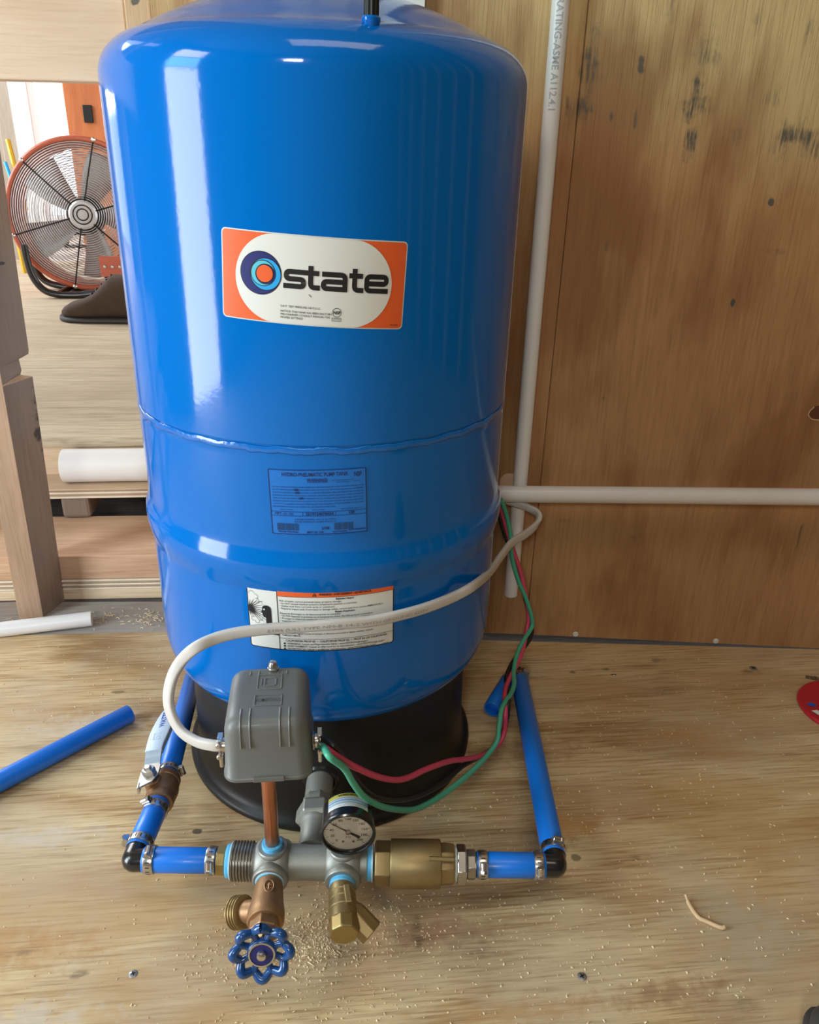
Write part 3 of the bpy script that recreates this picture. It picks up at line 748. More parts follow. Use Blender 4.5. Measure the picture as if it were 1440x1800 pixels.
F.text('CALIFORNIA PROP 65  •  CALIFORNIE PROP 65  •  PROP 65 DE CALIFORNIA', px0+.006, -.0240, .0023, bold=.00006, width=.100)
for t, y, wd in (('WARNING: Cancer and Reproductive Harm - www.P65Warnings.ca.gov', -.0272, .0785), ('AVERTISSEMENT: Cancer et effet nocif sur la reproduction - www.P65Warnings.ca.gov', -.0301, .0960), ('ADVERTENCIA: Cáncer y problemas reproductivos - www.P65Warnings.ca.gov', -.0330, .0870)):
    F.text(t, px0+.0075, y, .00195, bold=.00004, width=wd); F.poly([(px0+.0035, y), (px0+.0063, y), (px0+.0049, y+.0023)])
# pictogram: burst, clouds and a standing figure
bx, by = -WW+.0016, .0095
for a, l_ in ((80, .010), (62, .012), (48, .014), (34, .0175), (20, .017), (8, .016), (-4, .019), (-15, .021), (-26, .022), (-34, .024), (-43, .021), (-52, .017), (-65, .011), (-80, .010)):
    F.line(bx+.002*cos(radians(a)), by+.002*sin(radians(a)), bx+l_*cos(radians(a)), by+l_*sin(radians(a)), .0011, .00016)
F.poly([(bx-.0005, by+.004), (bx+.001, by+.0016), (bx+.0045, by+.001), (bx+.0018, by), (bx+.0042, by-.0016), (bx+.001, by-.0018), (bx-.0005, by-.0044)])
def arc(cx, cy, r, a0, a1):
    n_ = 10
    for i in range(n_):
        p, q = radians(a0+(a1-a0)*i/n_), radians(a0+(a1-a0)*(i+1)/n_); F.line(cx+r*cos(p), cy+r*sin(p), cx+r*cos(q), cy+r*sin(q), .0003)
arc(bx+.0035, by+.0165, .0028, 190, 20); arc(bx+.0072, by+.0135, .0028, 110, -60); arc(bx+.0085, by+.0095, .0022, 130, -120); arc(bx+.0125, by+.0075, .0016, 200, -40)
arc(bx+.0040, by-.0115, .0022, 60, 290); arc(bx+.0078, by-.0138, .0022, 160, 400); arc(bx+.012, by-.011, .0016, 200, 420)
hx, hy = -.0535, .0085
head = [(-.0028, .0045), (-.0012, .0058), (.0015, .0062), (.0042, .0052), (.0055, .003), (.0057, 0), (.0057, -.0045), (.0057, -.013), (.0100, -.0145), (.0119, -.019), (.0119, -.0265), (.0062, -.0262), (.0025, -.020), (-.0008, -.0256), (-.0062, -.0250), (-.002, -.0182), (.0, -.0140), (.0, -.0078), (-.0024, -.0072), (-.0028, -.0052), (-.0036, -.0042), (-.0030, -.0036), (-.0046, -.0018), (-.0034, .0008), (-.0034, .003)]
F.poly([(hx+a, hy+c) for a, c in head])
F.text('10023788', WW-.0120, -HH+.0016, .0010)
F.wrap('fine_print', M['ink_black'], wrn, *wa, .0011)
F = Flat(); F.disc(hx-.0012, hy+.0018, .0009, n=12); F.wrap('eye', M['sticker_white'], wrn, *wa, .0015)
F = Flat(); F.poly([(-.0056, HH-.0062), (-.0050, HH-.0062), (-.0050, HH-.0040), (-.0056, HH-.0040)]); F.wrap('warning_mark', M['orange'], wrn, *wa, .0014)

# ------------------------------------------------------------------ MANIFOLD (tank tee) and fittings
E1 = V((.9951, -.0985, 0)); E2 = V((-.0985, -.9951, 0)); Z = V((0, 0, 1)); M0 = V((-.0331, -.2709, .06))
def ax(s_, f=0.0, u=0.0): return M0 + E1*s_ + E2*f + Z*u
tee = thing('tank_tee', ax(0), 'grey cast steel tank tee running left to right in front of the black base', 'pipe fitting')
b = MB(); b.lathe([(.0150, -.0475), (.0172, -.047), (.0174, .058), (.0180, .060), (.0178, .0655), (.0150, .0660)], ax(0), E1, 40)
b.build('tee_body', M['steel_dull'], tee)
# threaded left end: separate crests
b = MB(); pr_ = [(.0150, -.0685), (.0172, -.0682)]
for k in range(7):
    s0 = -.0678+k*.0030; pr_ += [(.0172, s0), (.0192, s0+.0009), (.0192, s0+.0015), (.0172, s0+.0024)]
pr_ += [(.0172, -.046), (.015, -.0458)]
b.lathe(pr_, ax(0), E1, 40); b.build('thread', M['steel_thread'], tee, smooth=20)
def boss(s_):
    b = MB()
    b.lathe([(.0150, -.019), (.0205, -.014), (.0222, -.006), (.0222, .006), (.0205, .014), (.0150, .019)], ax(s_), E1, 32, cap=(True, True))
    b.lathe([(.0165, .0), (.0165, .018), (.0172, .0195), (.0172, .0235), (.0160, .0248), (.0122, .0248), (.0122, .018)], ax(s_), E2, 32)
    b.lathe([(.0145, .0), (.0140, .0155), (.0150, .0170), (.0150, .0200), (.0138, .0212), (.0100, .0212)], ax(s_), Z, 32)
    return b.build('boss', M['steel_dull'], tee, smooth=45)
boss(-.0277); boss(.0424)
# branch to the tank: stub, union nut, nipple
pA = ax(.010, -.012, .001); pB = V((-.0138, -.163, .070)); d_ = (pB-pA).normalized(); L_ = (pB-pA).length
b = MB(); b.lathe([(.0175, 0), (.0160, .004), (.0150, .010), (.0150, .028), (.0162, .031), (.0172, .034), (.0172, .040)], pA, d_, 36); b.build('branch', M['steel_dull'], tee)
b = MB(); b.lathe([(.0180, .034), (.0215, .0365), (.0222, .038), (.0222, .050), (.0205, .0535), (.0165, .0545)], pA, d_, 6, a0=radians(25)); b.build('union_nut', M['steel_dull'], tee, smooth=20, bevel=.0012)
b = MB(); b.lathe([(.0155, .053), (.0160, .054), (.0160, .064), (.0148, .066)], pA, d_, 8, a0=radians(10)); b.lathe([(.0142, .064), (.0148, .066), (.0148, L_)], pA, d_, 36); b.build('nipple', M['steel_dull'], tee, smooth=30)
# thread tape rings
def tape(o, d, r, w_, name='thread_tape', m='blue_tape', parent=tee):
    b = MB(); n_ = max(3, int(w_/.0016)); pr_ = [(r-.003, 0)]
    for k in range(n_): pr_ += [(r+.0004*((k % 2)), w_*k/n_), (r+.0004*((k+1) % 2), w_*(k+.9)/n_)]
    pr_ += [(r-.003, w_)]
    b.lathe(pr_, o, d, 32); return b.build(name, M[m], parent, smooth=30)
tape(ax(-.0735), E1, .0158, .0052); tape(ax(-.0690), E1, .0182, .0012, 'sealant_ring', 'pale_paste')
tape(ax(.0658), E1, .0166, .0060); tape(ax(.0700), E1, .0175, .0014, 'sealant_ring', 'pale_paste')
tape(ax(-.0277, .0235), E2, .0124, .0035); tape(ax(-.0277, .0238), E2, .0136, .0014, 'sealant_ring', 'pale_paste')
tape(ax(.0424, .0235), E2, .0118, .0070); tape(ax(.0424, .0232), E2, .0132, .0014, 'sealant_ring', 'pale_paste')
tape(ax(-.0277, 0, .0195), Z, .0098, .0065); tape(ax(.0424, 0, .0195), Z, .0085, .003)

# copper riser
b = MB(); b.lathe([(.0066, 0), (.0069, .0008), (.0069, .128), (.0066, .1285)], ax(-.0277, .0, .020), V((.003, .004, 1)), 28)
tag(b.build('copper_riser', M['copper']), 'short vertical copper pipe carrying the grey switch box', 'pipe')

# ------------------------------------------------------------------ pressure switch
SWC = V((-.0560, -.2640, .2015)); sw = thing('pressure_switch', SWC, 'grey plastic pressure switch box with a dome nut on top and raised lettering', 'switch')
def rloop(x0, x1, y0, y1, r, z, n_=6):
    out = []
    for cx, cy, a0 in ((x1-r, y1-r, 0), (x0+r, y1-r, 90), (x0+r, y0+r, 180), (x1-r, y0+r, 270)):
        for k in range(n_+1):
            a = radians(a0+90*k/n_); out.append((cx+r*cos(a), cy+r*sin(a), z))
    return out
def loft(secs, cap0=True, cap1=True):
    b = MB(); m = len(secs[0]); vs = [p for s_ in secs for p in s_]; fs = []
    for i in range(len(secs)-1):
        for k in range(m): fs.append((i*m+k, i*m+(k+1) % m, (i+1)*m+(k+1) % m, (i+1)*m+k))
    if cap0: fs.append(tuple(reversed(range(m))))
    if cap1: fs.append(tuple((len(secs)-1)*m+k for k in range(m)))
    return b.add(vs, fs)
x0, x1, y0, y1 = -.0948, -.0190, -.3060, -.2180
secs = [rloop(x0-.0012, x1+.0012, y0-.0012, y1+.0012, .013, .2000), rloop(x0-.0012, x1+.0012, y0-.0012, y1+.0012, .013, .2028), rloop(x0, x1, y0, y1, .012, .2040), rloop(x0+.002, x1-.0012, y0+.002, y1-.001, .012, .2480)]
for k in range(1, 8):
    a = pi/2*k/7; i_ = .012*(1-cos(a)); secs.append(rloop(x0+.0025+i_, x1-.0015-i_, y0+.0025+i_, y1-.001-i_, max(.012-i_*.6, .004), .250+.012*sin(a)))
loft(secs).build('cover', M['switch_grey'], sw, smooth=45)
TOPZ = .262
def relief_rect(b, cx, cy, w_, h_, t=.0012, up=.0007):
    for (dx, dy, ww, hh) in ((0, h_/2, w_, t), (0, -h_/2, w_, t), (-w_/2, 0, t, h_), (w_/2, 0, t, h_)): b.box((cx+dx, cy+dy, TOPZ), (ww, hh, up*2))
b = MB(); cx = -.0555
relief_rect(b, cx, -.2475, .0215, .0215); relief_rect(b, cx, -.2740, .0235, .0150)
# squared letter D in a frame
for (dx, dy, ww, hh) in ((-.0045, 0, .0016, .011), (.0005, .0055, .0085, .0016), (.0005, -.0055, .0085, .0016), (.0055, 0, .0016, .0095), (-.0075, 0.0, .0014, .010)): b.box((cx+dx, -.2475+dy, TOPZ), (ww, hh, .0014))
b.build('raised_emblem', M['switch_grey'], sw, smooth=0, bevel=.0003, bseg=1)
vs, fs = textgeo('PUMPTROL', .0062, 'CENTER', .00008, .78)
b = MB(); b.add([(cx+p[0], -.2760+p[1], TOPZ+.0009) for p in vs], fs); b.build('raised_lettering', M['switch_relief'], sw, smooth=0, fix=False)
# ribs running over the front and back edges
for rx in (-.0780, -.0700, -.0445, -.0365):
    b = MB(); p = [(rx, -.2850, .2618)]
    for k in range(8):
        a = pi/2*k/7; p.append((rx, -.2915-.0119*sin(a), .250+.0119*cos(a)))
    p.append((rx, y0+.0008, .236)); b.tube(p, .0010, 6); b.build('rib', M['switch_grey'], sw)
    q = rx+.004 if rx < cx else rx-.004; b = MB()
    b.tube([(q, -.2370, .2620), (q, -.2315, .2618), (q, -.2225, .257)], .0010, 6); b.build('rib', M['switch_grey'], sw)
b = MB(); b.box((-.0560, y0-.0018, .2030), (.0270, .0022, .0050)); b.build('latch_tab', M['switch_grey'], sw, smooth=0, bevel=.0006)
b = MB(); b.lathe([(.0048, 0), (.0052, .0008), (.0052, .0042), (.0046, .0048), (.0044, .0060), (.0040, .0085), (.0028, .0105), (0, .0112)], (-.0535, -.2290, .2605), Z, 24); b.build('dome_nut', M['chrome'], sw)
b = MB(); b.cyl((-.0560, -.264, .190), (-.0560, -.264, .2005), .0125, 24); b.build('stem', M['black_plastic'], sw)
# cable clamps on both sides
def side_clamp(x, y, z, sgn, name):
    b = MB(); d = V((sgn, 0, 0))
    b.lathe([(.0085, 0), (.0088, .0010), (.0088, .0026), (.0070, .0030)], (x, y, z), d, 6, a0=.3)
    b.lathe([(.0068, .0028), (.0068, .0085), (.0060, .0090)], (x, y, z), d, 16)
    b.box((x+sgn*.0075, y-.0005, z+.0085), (.0045, .012, .0042)); b.box((x+sgn*.0075, y-.0005, z-.0085), (.0045, .012, .0042))
    for q in (-1, 1): b.lathe([(.0022, 0), (.0024, .001), (.0024, .003), (.0012, .0036)], (x+sgn*.0085, y-.0068, z+q*.0065), (0, -1, 0), 12)
    b.cyl((x+sgn*.0075, y-.004, z-.010), (x+sgn*.0075, y-.004, z-.0215), .0019, 10)
    return b.build(name, M['chrome'], sw, smooth=30, bevel=.0004, bseg=1)
side_clamp(x0, -.262, .2040, -1, 'cable_clamp'); side_clamp(x1, -.268, .2095, 1, 'cable_clamp')

# ------------------------------------------------------------------ pressure gauge
GC = V((.0131, -.288, .1116)); gd = V((-.0400, -1, 0)).normalized()
ga = thing('pressure_gauge', V((.0091, -.275, .080)), 'round black pressure gauge with a white dial standing on the tank tee', 'gauge')
b = MB(); b.lathe([(.012, -.031), (.0225, -.031), (.0248, -.0295), (.0252, -.028), (.0252, -.004), (.0262, -.0032), (.0266, -.001), (.0264, .001), (.0250, .0022), (.0238, .0020), (.0234, .0005), (.0233, -.0035)], GC, gd, 64, cap=(True, False)); b.build('case', M['black_gloss'], ga)
b = MB(); b.lathe([(.0001, -.0032), (.0234, -.0032)], GC, gd, 64, cap=(False, False)); b.build('dial', M['dial'], ga, smooth=0)
gx = V((gd.y*-1, gd.x, 0)); gx = Z.cross(gd).normalized(); gy = Z
class FB(Flat):
    def place(s, name, m, parent, o, ux, uy):
        b = MB(); b.add([V(o)+V(ux)*p[0]+V(uy)*p[1] for p in s.v], s.f)
        ob = b.build(name, m, parent, smooth=0, fix=False); return ob
F = FB()
for k in range(0, 41):
    v_ = k*5; a = radians(225-1.35*v_); big_ = k % 4 == 0; r1 = .0222; r0_ = .0192 if big_ else .0210
    F.line(r0_*cos(a), r0_*sin(a), r1*cos(a), r1*sin(a), .0006 if big_ else .0003)
    if big_: F.text(str(v_), .0158*cos(a), .0158*sin(a)-.0014, .0030, 'CENTER', .00006)
F.text('PSI', 0, -.0085, .0028, 'CENTER')
F.place('dial_print', M['ink_black'], ga, GC-gd*.0030, gx, gy)
a = radians(145); ca, sa = cos(a), sin(a)
F = FB(); F.line(-.003*ca, -.003*sa, .0205*ca, .0205*sa, .0016, .0005); F.line(-.0135*ca, -.0135*sa, -.002*ca, -.002*sa, .0030, .0020); F.place('needle', M['ink_black'], ga, GC-gd*.0022, gx, gy)
b = MB(); b.lathe([(.0026, -.0028), (.0026, -.0010), (.0016, -.0006), (0, -.0006)], GC, gd, 16); b.build('needle_hub', M['steel_thread'], ga)
for sx in (-.005, .005):
    b = MB(); b.lathe([(.0013, -.003), (.0013, -.0024), (0, -.0022)], GC+gx*sx-Z*.0125, gd, 12); b.build('dial_screw', M['steel_thread'], ga)
b = MB(); b.lathe([(.0, .0004), (.0235, .0004), (.0235, -.0004), (0, -.0004)], GC, gd, 48, cap=(False, False)); b.build('lens', M['glass'], ga, smooth=20)
b = MB(); b.lathe([(.0060, 0), (.0060, .012)], (.0091, -.2745, .080), Z, 4, a0=pi/4); b.lathe([(.0055, -.004), (.0055, .002)], (.0091, -.2745, .080), Z, 16); b.build('stem', M['brass'], ga)
# curved paper sticker over the top of the case
def gauge_strip(t0, t1, m, r_off, name):
    b = MB(); vs = []; fs = []; n_ = 16
    for k in range(n_+1):
        a = radians(90+48-96*k/n_)
        for t in (t0, t1): vs.append(GC+gd*(-t)+(gx*cos(a)+Z*sin(a))*(.0252+r_off))
    for k in range(n_): fs.append((2*k, 2*k+1, 2*k+3, 2*k+2))
    b.add(vs, fs); return b.build(name, m, ga, smooth=60)
gauge_strip(.0100, .0270, M['sticker_white'], .0002, 'case_sticker'); gauge_strip(.0225, .0268, M['sticker_yellow'], .0004, 'sticker_stripe')
gauge_strip(.0205, .0216, M['sticker_band'], .0004, 'sticker_stripe'); gauge_strip(.0170, .0195, M['sticker_band'], .0004, 'sticker_stripe'); gauge_strip(.0145, .0158, M['sticker_band'], .0004, 'sticker_stripe')
vs, fs = textgeo('WARNING', .0040, 'CENTER', .0001)
b = MB()
for p in [0]:
    q = []
    for x, y in vs:
        a = radians(90)-x/.0256; q.append(GC+gd*(-(.0233+y*.9))+(gx*cos(a)+Z*sin(a))*(.0258))
    b.add(q, fs)
b.build('sticker_print', M['ink_black'], ga, smooth=0, fix=False)

# ------------------------------------------------------------------ hose bibb (drain valve) with blue wheel
B0 = ax(-.0277, .026); Wc = V((-.0645, -.3750, .0710)); hd = (Wc-B0).normalized(); HL = (Wc-B0).length
hb = thing('drain_valve', (-.063, -.33, .04), 'bronze hose drain valve with a scalloped blue handwheel, below the copper riser', 'valve')
b = MB(); b.lathe([(.0108, -.004), (.0122, .001), (.0135, .006), (.0142, .014), (.0150, .024), (.0165, .034), (.0172, .040), (.0172, .046), (.0155, .050), (.0110, .051)], B0, hd, 32); b.build('valve_body', M['bronze'], hb)
b = MB(); b.lathe([(.0135, .048), (.0143, .050), (.0143, .060), (.0130, .062), (.0090, .0625)], B0, hd, 6, a0=.2); b.build('bonnet_nut', M['bronze'], hb, smooth=20, bevel=.0008)
b = MB(); b.lathe([(.0092, .060), (.0095, .061), (.0095, .072), (.0080, .074), (.0045, .0745), (.0042, HL)], B0, hd, 6); b.build('packing_nut', M['brass_bright'], hb, smooth=20, bevel=.0006)
# side outlet with hose thread
oa = B0+hd*.034; od = (V((-.0955, -.3125, .046))-oa).normalized(); OL = (V((-.0955, -.3125, .046))-oa).length
b = MB(); b.lathe([(.0120, .004), (.0105, .012), (.0105, OL-.013)], oa, od, 28); b.build('outlet_neck', M['bronze'], hb)
pr_ = [(.0105, OL-.0145), (.0140, OL-.014)]
for k in range(4):
    s0 = OL-.0132+k*.0032; pr_ += [(.0134, s0), (.0152, s0+.0009), (.0152, s0+.0017), (.0134, s0+.0026)]
pr_ += [(.0134, OL), (.0112, OL), (.0108, OL-.012), (0, OL-.012)]
b = MB(); b.lathe(pr_, oa, od, 32); b.build('hose_thread', M['brass'], hb, smooth=25)
# raised oval badge
x_, y_, z_ = frame(hd, (0, 0, 1)); bc = B0+hd*.020
nrm = (V((0, -.853, .708))-bc); nrm = (nrm-hd*nrm.dot(hd)).normalized(); tx = nrm.cross(hd).normalized()
b = MB(); pts = []
for k in range(25):
    a = 2*pi*k/24; pts.append(bc+nrm*.0150+tx*(.0042*cos(a))*-1+hd*(.0078*sin(a)))
b.tube(pts, .0007, 6, caps=False); b.tube([bc+nrm*.0147+hd*.004, bc+nrm*.0147-hd*.004], .0009, 6); b.tube([bc+nrm*.0147+tx*.0022+hd*.002, bc+nrm*.0147-tx*.0022+hd*.002], .0006, 6); b.tube([bc+nrm*.0147+tx*.002-hd*.002, bc+nrm*.0147-tx*.002-hd*.002], .0006, 6)
b.build('raised_badge', M['bronze'], hb)
# wheel
wn = V((-.02, -.965, .26)).normalized(); wx, wy, _ = frame(wn)
wh = MB(); ring = []; nlob = 8
NR = 96
for k in range(NR):
    a = 2*pi*k/NR; lob = cos(nlob*a)
    r_ = .0224+.0023*lob; zz = .0016*lob
    ring.append(Wc+(wx*cos(a)+wy*sin(a))*r_+wn*zz)
ring.append(ring[0])
wh.tube(ring, [.0040+.0005*cos(nlob*2*pi*k/NR) for k in range(NR+1)], 10, caps=False)
for k in range(nlob):
    a = 2*pi*(k+.5)/nlob; e = wx*cos(a)+wy*sin(a)
    wh.tube([Wc+e*.009-wn*.002, Wc+e*.015-wn*.0022, Wc+e*.0200-wn*.001], [.0036, .0030, .0034], 8)
wh.lathe([(.0110, -.006), (.0128, -.003), (.0128, .0012), (.0118, .0024)], Wc, wn, 32)
whl = wh.build('handwheel', M['wheel_blue'], hb, smooth=60)
b = MB(); b.lathe([(.0116, .0020), (.0116, .0032), (.0102, .0034), (.0102, .0027), (.0060, .0027)], Wc, wn, 32); b.build('rating_plate', M['chrome'], whl)
b = MB(); b.lathe([(.0101, .0024), (.0101, .0029), (.0, .0029)], Wc, wn, 32); b.build('plate_face', M['ink_navy'], whl)
b = MB(); b.lathe([(.0045, .0028), (.0045, .0045), (.0038, .0058), (.0020, .0066), (0, .0068)], Wc, wn, 20); b.build('wheel_screw', M['chrome'], whl)

# ------------------------------------------------------------------ relief valve
R0 = ax(.0424, .0295); Rd = (V((.0068, -.3540, .0575))-R0).normalized(); RL = (V((.0068, -.3540, .0575))-R0).length
rv = thing('relief_valve', (.008, -.335, .045), 'brass relief valve with a hexagonal end and side outlet, below the gauge', 'valve')
b = MB(); b.lathe([(.0110, -.004), (.0120, .001), (.0128, .004), (.0128, .008), (.0121, .0088), (.0121, .0100), (.0130, .0108), (.0130, .0150), (.0123, .0158), (.0123, .0170), (.0132, .0178), (.0132, .0240), (.0126, .0248), (.0126, .0262), (.0134, .027), (.0134, .036)], R0, Rd, 32); b.build('valve_body', M['brass'], rv, smooth=25)
b = MB(); b.lathe([(.0132, .035), (.0138, .036), (.0138, RL-.002), (.0130, RL), (.0001, RL+.0002)], R0, Rd, 8, a0=.15); b.build('hex_cap', M['brass_bright'], rv, smooth=20, bevel=.0008)
ra_ = R0+Rd*.016; rd_ = (V((.0330, -.3420, .0420))-ra_).normalized(); rl_ = (V((.0330, -.3420, .0420))-ra_).length
b = MB(); b.lathe([(.0115, .002), (.0105, .010), (.0120, .014), (.0125, .018), (.0125, rl_), (.0095, rl_), (.0092, rl_-.01), (0, rl_-.01)], ra_, rd_, 8, a0=.3); b.build('side_outlet', M['brass'], rv, smooth=20, bevel=.0008)
b = MB(); b.box(R0+Rd*.012+V((.0050, -.006, .0090)), (.006, .020, .012), Matrix.Rotation(.1, 3, 'Z')); b.build('wrench_flat', M['brass'], rv, smooth=0, bevel=.001)

# ------------------------------------------------------------------ check valve and adapters on the right
cv = thing('check_valve', ax(.105), 'fat brass cylindrical check valve on the right end of the tank tee', 'valve')
b = MB(); b.lathe([(.0175, .0725), (.0208, .0735), (.0214, .0745), (.0214, .0870), (.0208, .0885)], ax(0), E1, 6, a0=.26); b.build('hex_end', M['brass'], cv, smooth=20, bevel=.0008)
b = MB(); b.lathe([(.0190, .0880), (.0226, .0886), (.0232, .0896), (.0232, .1372), (.0226, .1382), (.0200, .1384)], ax(0), E1, 48); b.build('valve_body', M['brass'], cv)
b = MB(); b.lathe([(.0205, .1380), (.0205, .1425), (.0198, .1500), (.0190, .1520), (.0150, .1522)], ax(0), E1, 8, a0=.2); b.build('hex_end', M['brass'], cv, smooth=20, bevel=.0008)
b = MB(); b.cyl(ax(.126, .012, .0205), ax(.1505, .011, .0185), .0022, 10); b.build('cast_ridge', M['brass'], cv)
bu = thing('bushing', ax(.155), 'zinc hexagonal reducing bushing right of the brass check valve', 'pipe fitting')
tape(ax(.1515), E1, .0160, .0030, 'sealant_ring', 'pale_paste', bu)
b = MB(); b.lathe([(.0160, .1540), (.0192, .1548), (.0192, .1628), (.0180, .1640), (.0120, .1642)], ax(0), E1, 6, a0=.1); b.build('hex', M['chrome'], bu, smooth=20, bevel=.0008)
ba = thing('barb_adapter', ax(.168), 'dull brass hex barb adapter entering the right blue pipe', 'pipe fitting')
b = MB(); b.lathe([(.0120, .1640), (.0146, .1648), (.0146, .1722), (.0135, .1732), (.0098, .1734)], ax(0), E1, 8, a0=.2); b.build('hex', M['steel_thread'], ba, smooth=20, bevel=.0006)
b = MB(); b.lathe([(.0104, .1730), (.0104, .1800)], ax(0), E1, 24); b.build('barb', M['brass'], ba)
bl_ = thing('barb_adapter', ax(-.077), 'brass hex barb adapter between the left blue pipe and the steel thread', 'pipe fitting')
b = MB(); b.lathe([(.0110, -.0838), (.0140, -.0830), (.0143, -.0825), (.0143, -.0752), (.0136, -.0742), (.0115, -.0735)], ax(0), E1, 8, a0=.25); b.build('hex', M['brass_bright'], bl_, smooth=20, bevel=.0006)
b = MB(); b.lathe([(.0104, -.090), (.0104, -.0835)], ax(0), E1, 24); b.build('barb', M['brass'], bl_)

# ------------------------------------------------------------------ blue poly pipes, elbows, clamps
PR = .0123
def pipe(a, b_, label, group='blue poly pipes', name='poly_pipe', r=PR):
    a = V(a); b_ = V(b_); d = b_-a; L = d.length; m = MB()
    m.lathe([(r-.0028, .012), (r-.0026, 0), (r-.0004, 0), (r, .0006), (r, L-.0006), (r-.0004, L), (r-.0026, L), (r-.0028, L-.012)], a, d, 32, cap=(True, True))
    return tag(m.build(name, M['blue_pipe']), label, 'pipe', group)
CL = ax(-.1665); CR = ax(.2535)
VLa = V((-.1880, -.1800, .0590)); dL = (VLa-CL).normalized()
pipe(ax(-.1560), ax(-.0835), 'short blue pipe left of the steel thread, running across the front')
pipe(CL+dL*.0115, VLa+V((0, 0, 0)), 'short blue pipe from the left black elbow back to the lever valve')
VLb = V((-.1862, -.1370, .0555)); FE = V((-.1950, .1050, .0150))
pipe(VLb, FE, 'long blue pipe running back from the lever valve behind the tank base')
pipe(ax(.1740), ax(.2425), 'short blue pipe right of the brass check valve, running across the front')
RE = V((.2655, .0530, .0290)); dR = (RE-CR).normalized()
pipe(CR+dR*.0115, RE, 'long blue pipe running back along the floor on the right of the tank')
b_ = pipe((.2175, .0060, .0135), (.2530, .0600, .0200), 'short blue stub pipe on the floor behind the twisted wires')
def elbow(c, d1, d2, label):
    d1 = V(d1).normalized(); d2 = V(d2).normalized(); m = MB()
    el = thing('elbow_fitting', c, label, 'pipe fitting', 'black elbow fittings')
    m.tube(bend(c+d1*.0125, c-d2*.0008-d1*.0, c+d2*.0125, .0022, 4), .0114, 24); m.build('elbow', M['black_gloss'], el, smooth=50)
    for d in (d1, d2):
        m = MB(); m.lathe([(.0095, .0110), (.0119, .0112), (.0121, .0118), (.0121, .0138), (.0119, .0144), (.0095, .0146)], c, d, 28); m.build('collar', M['black_gloss'], el)
    m = MB(); m.lathe([(.0104, .0140), (.0104, .030)], c, d1, 20); m.lathe([(.0104, .0140), (.0104, .030)], c, d2, 20); m.build('barb', M['black_gloss'], el)
    return el
elbow(CL, E1, dL, 'black plastic elbow at the left front corner of the piping')
elbow(CR, -E1, dR, 'black plastic elbow at the right front corner of the piping')
CLG = 'hose clamps'
def clamp(c, d, sdir, label):
    c = V(c); d = V(d).normalized(); s_ = V(sdir); s_ = (s_-d*s_.dot(d)).normalized(); tt = d.cross(s_)
    t = thing('hose_clamp', c, label, 'hose clamp', CLG)
    m = MB(); m.lathe([(.0124, -.0046), (.0133, -.0046), (.0136, -.0038), (.0136, .0038), (.0133, .0046), (.0124, .0046)], c, d, 36); bd = m.build('band', M['chrome'], t, smooth=30)
    m = MB(); p = c+s_*.0160; m.lathe([(.0026, 0), (.0031, .0005), (.0031, .0075), (.0028, .008)], p-tt*.006, tt, 14); m.lathe([(.0034, 0), (.0036, .0006), (.0036, .0030), (.0022, .0032)], p+tt*.0016, tt, 6)
    rot = Matrix((d, tt, s_)).transposed(); m.box(c+s_*.0143, (.0078, .010, .0022), rot); m.build('screw', M['chrome'], t, smooth=25)
    m = MB()
    for k in range(7):
        a = radians(38+22*k); e = s_*cos(a)+tt*sin(a); e2 = s_*cos(a)-tt*sin(a)
        for q in (e, e2):
            tq = d.cross(q); m.box(c+q*.01362, (.0040, .0010, .0004), Matrix((d, tq, q)).transposed())
    m.build('slots', M['dark_gap'], bd, smooth=0)
cam_dir = V((0, -.6, .65))
clamp(ax(-.1490), E1, V((0, -.3, 1)), 'hose clamp beside the left black elbow, on the pipe across the front')
clamp(ax(-.0885), E1, V((0, -.8, .35)), 'hose clamp beside the brass adapter left of the steel thread')
clamp(CL+dL*.0190, dL, V((-.8, -.2, .25)), 'hose clamp behind the left black elbow, screw sticking out left')
clamp(VLa-dL*.010, dL, V((-.5, 0, .8)), 'hose clamp just in front of the lever valve')
clamp(ax(.1800), E1, V((0, -.75, .5)), 'hose clamp right of the zinc bushing, beside the brass adapter')
clamp(ax(.2355), E1, V((0, -.8, .3)), 'hose clamp beside the right black elbow, on the pipe across the front')
clamp(CR+dR*.0190, dR, V((.3, 0, 1)), 'hose clamp behind the right black elbow, screw on top')
clamp(RE-dR*.004, dR, V((.6, 0, 1)), 'hose clamp at the far back end of the long right blue pipe')
clamp(VLb+(FE-VLb).normalized()*.006, FE-VLb, V((.9, 0, .2)), 'hose clamp just behind the lever valve')
# far elbow joining the stub and the long right pipe
b = MB(); b.tube(bend(RE+dR*.0, RE+dR*.016, (.2530, .0600, .0200), .008, 6), .0108, 16); tag(b.build('elbow_fitting', M['black_gloss'], smooth=60), 'black elbow half hidden behind the twisted wires', 'pipe fitting', 'black elbow fittings')

# ------------------------------------------------------------------ lever ball valve on the left
bv = thing('ball_valve', VLa, 'nickel lever ball valve with a pale blue handle on the left blue pipe', 'valve')
vd_ = (VLb-VLa).normalized(); VL = (VLb-VLa).length
b = MB(); b.lathe([(.0104, -.012), (.0104, .0), (.0150, .0005), (.0160, .003), (.0160, .009), (.0150, .010), (.0165, .014), (.0172, .021), (.0165, .028), (.0150, .033), (.0158, .034), (.0158, .040), (.0145, .0425), (.0104, .043), (.0104, .054)], VLa-vd_*.0005, vd_, 24); b.build('valve_body', M['bronze'], bv, smooth=35)
sc_ = VLa+vd_*.021+V((-.0070, 0, 0)); su = V((-.18, 0, 1)).normalized()
b = MB(); b.lathe([(.0095, .008), (.0095, .017), (.0070, .019), (.0055, .020), (.0055, .028)], sc_, su, 20); b.build('stem', M['bronze'], bv)
hz = sc_+su*.0262; hdir = V((.02, 1, -.02)).normalized()
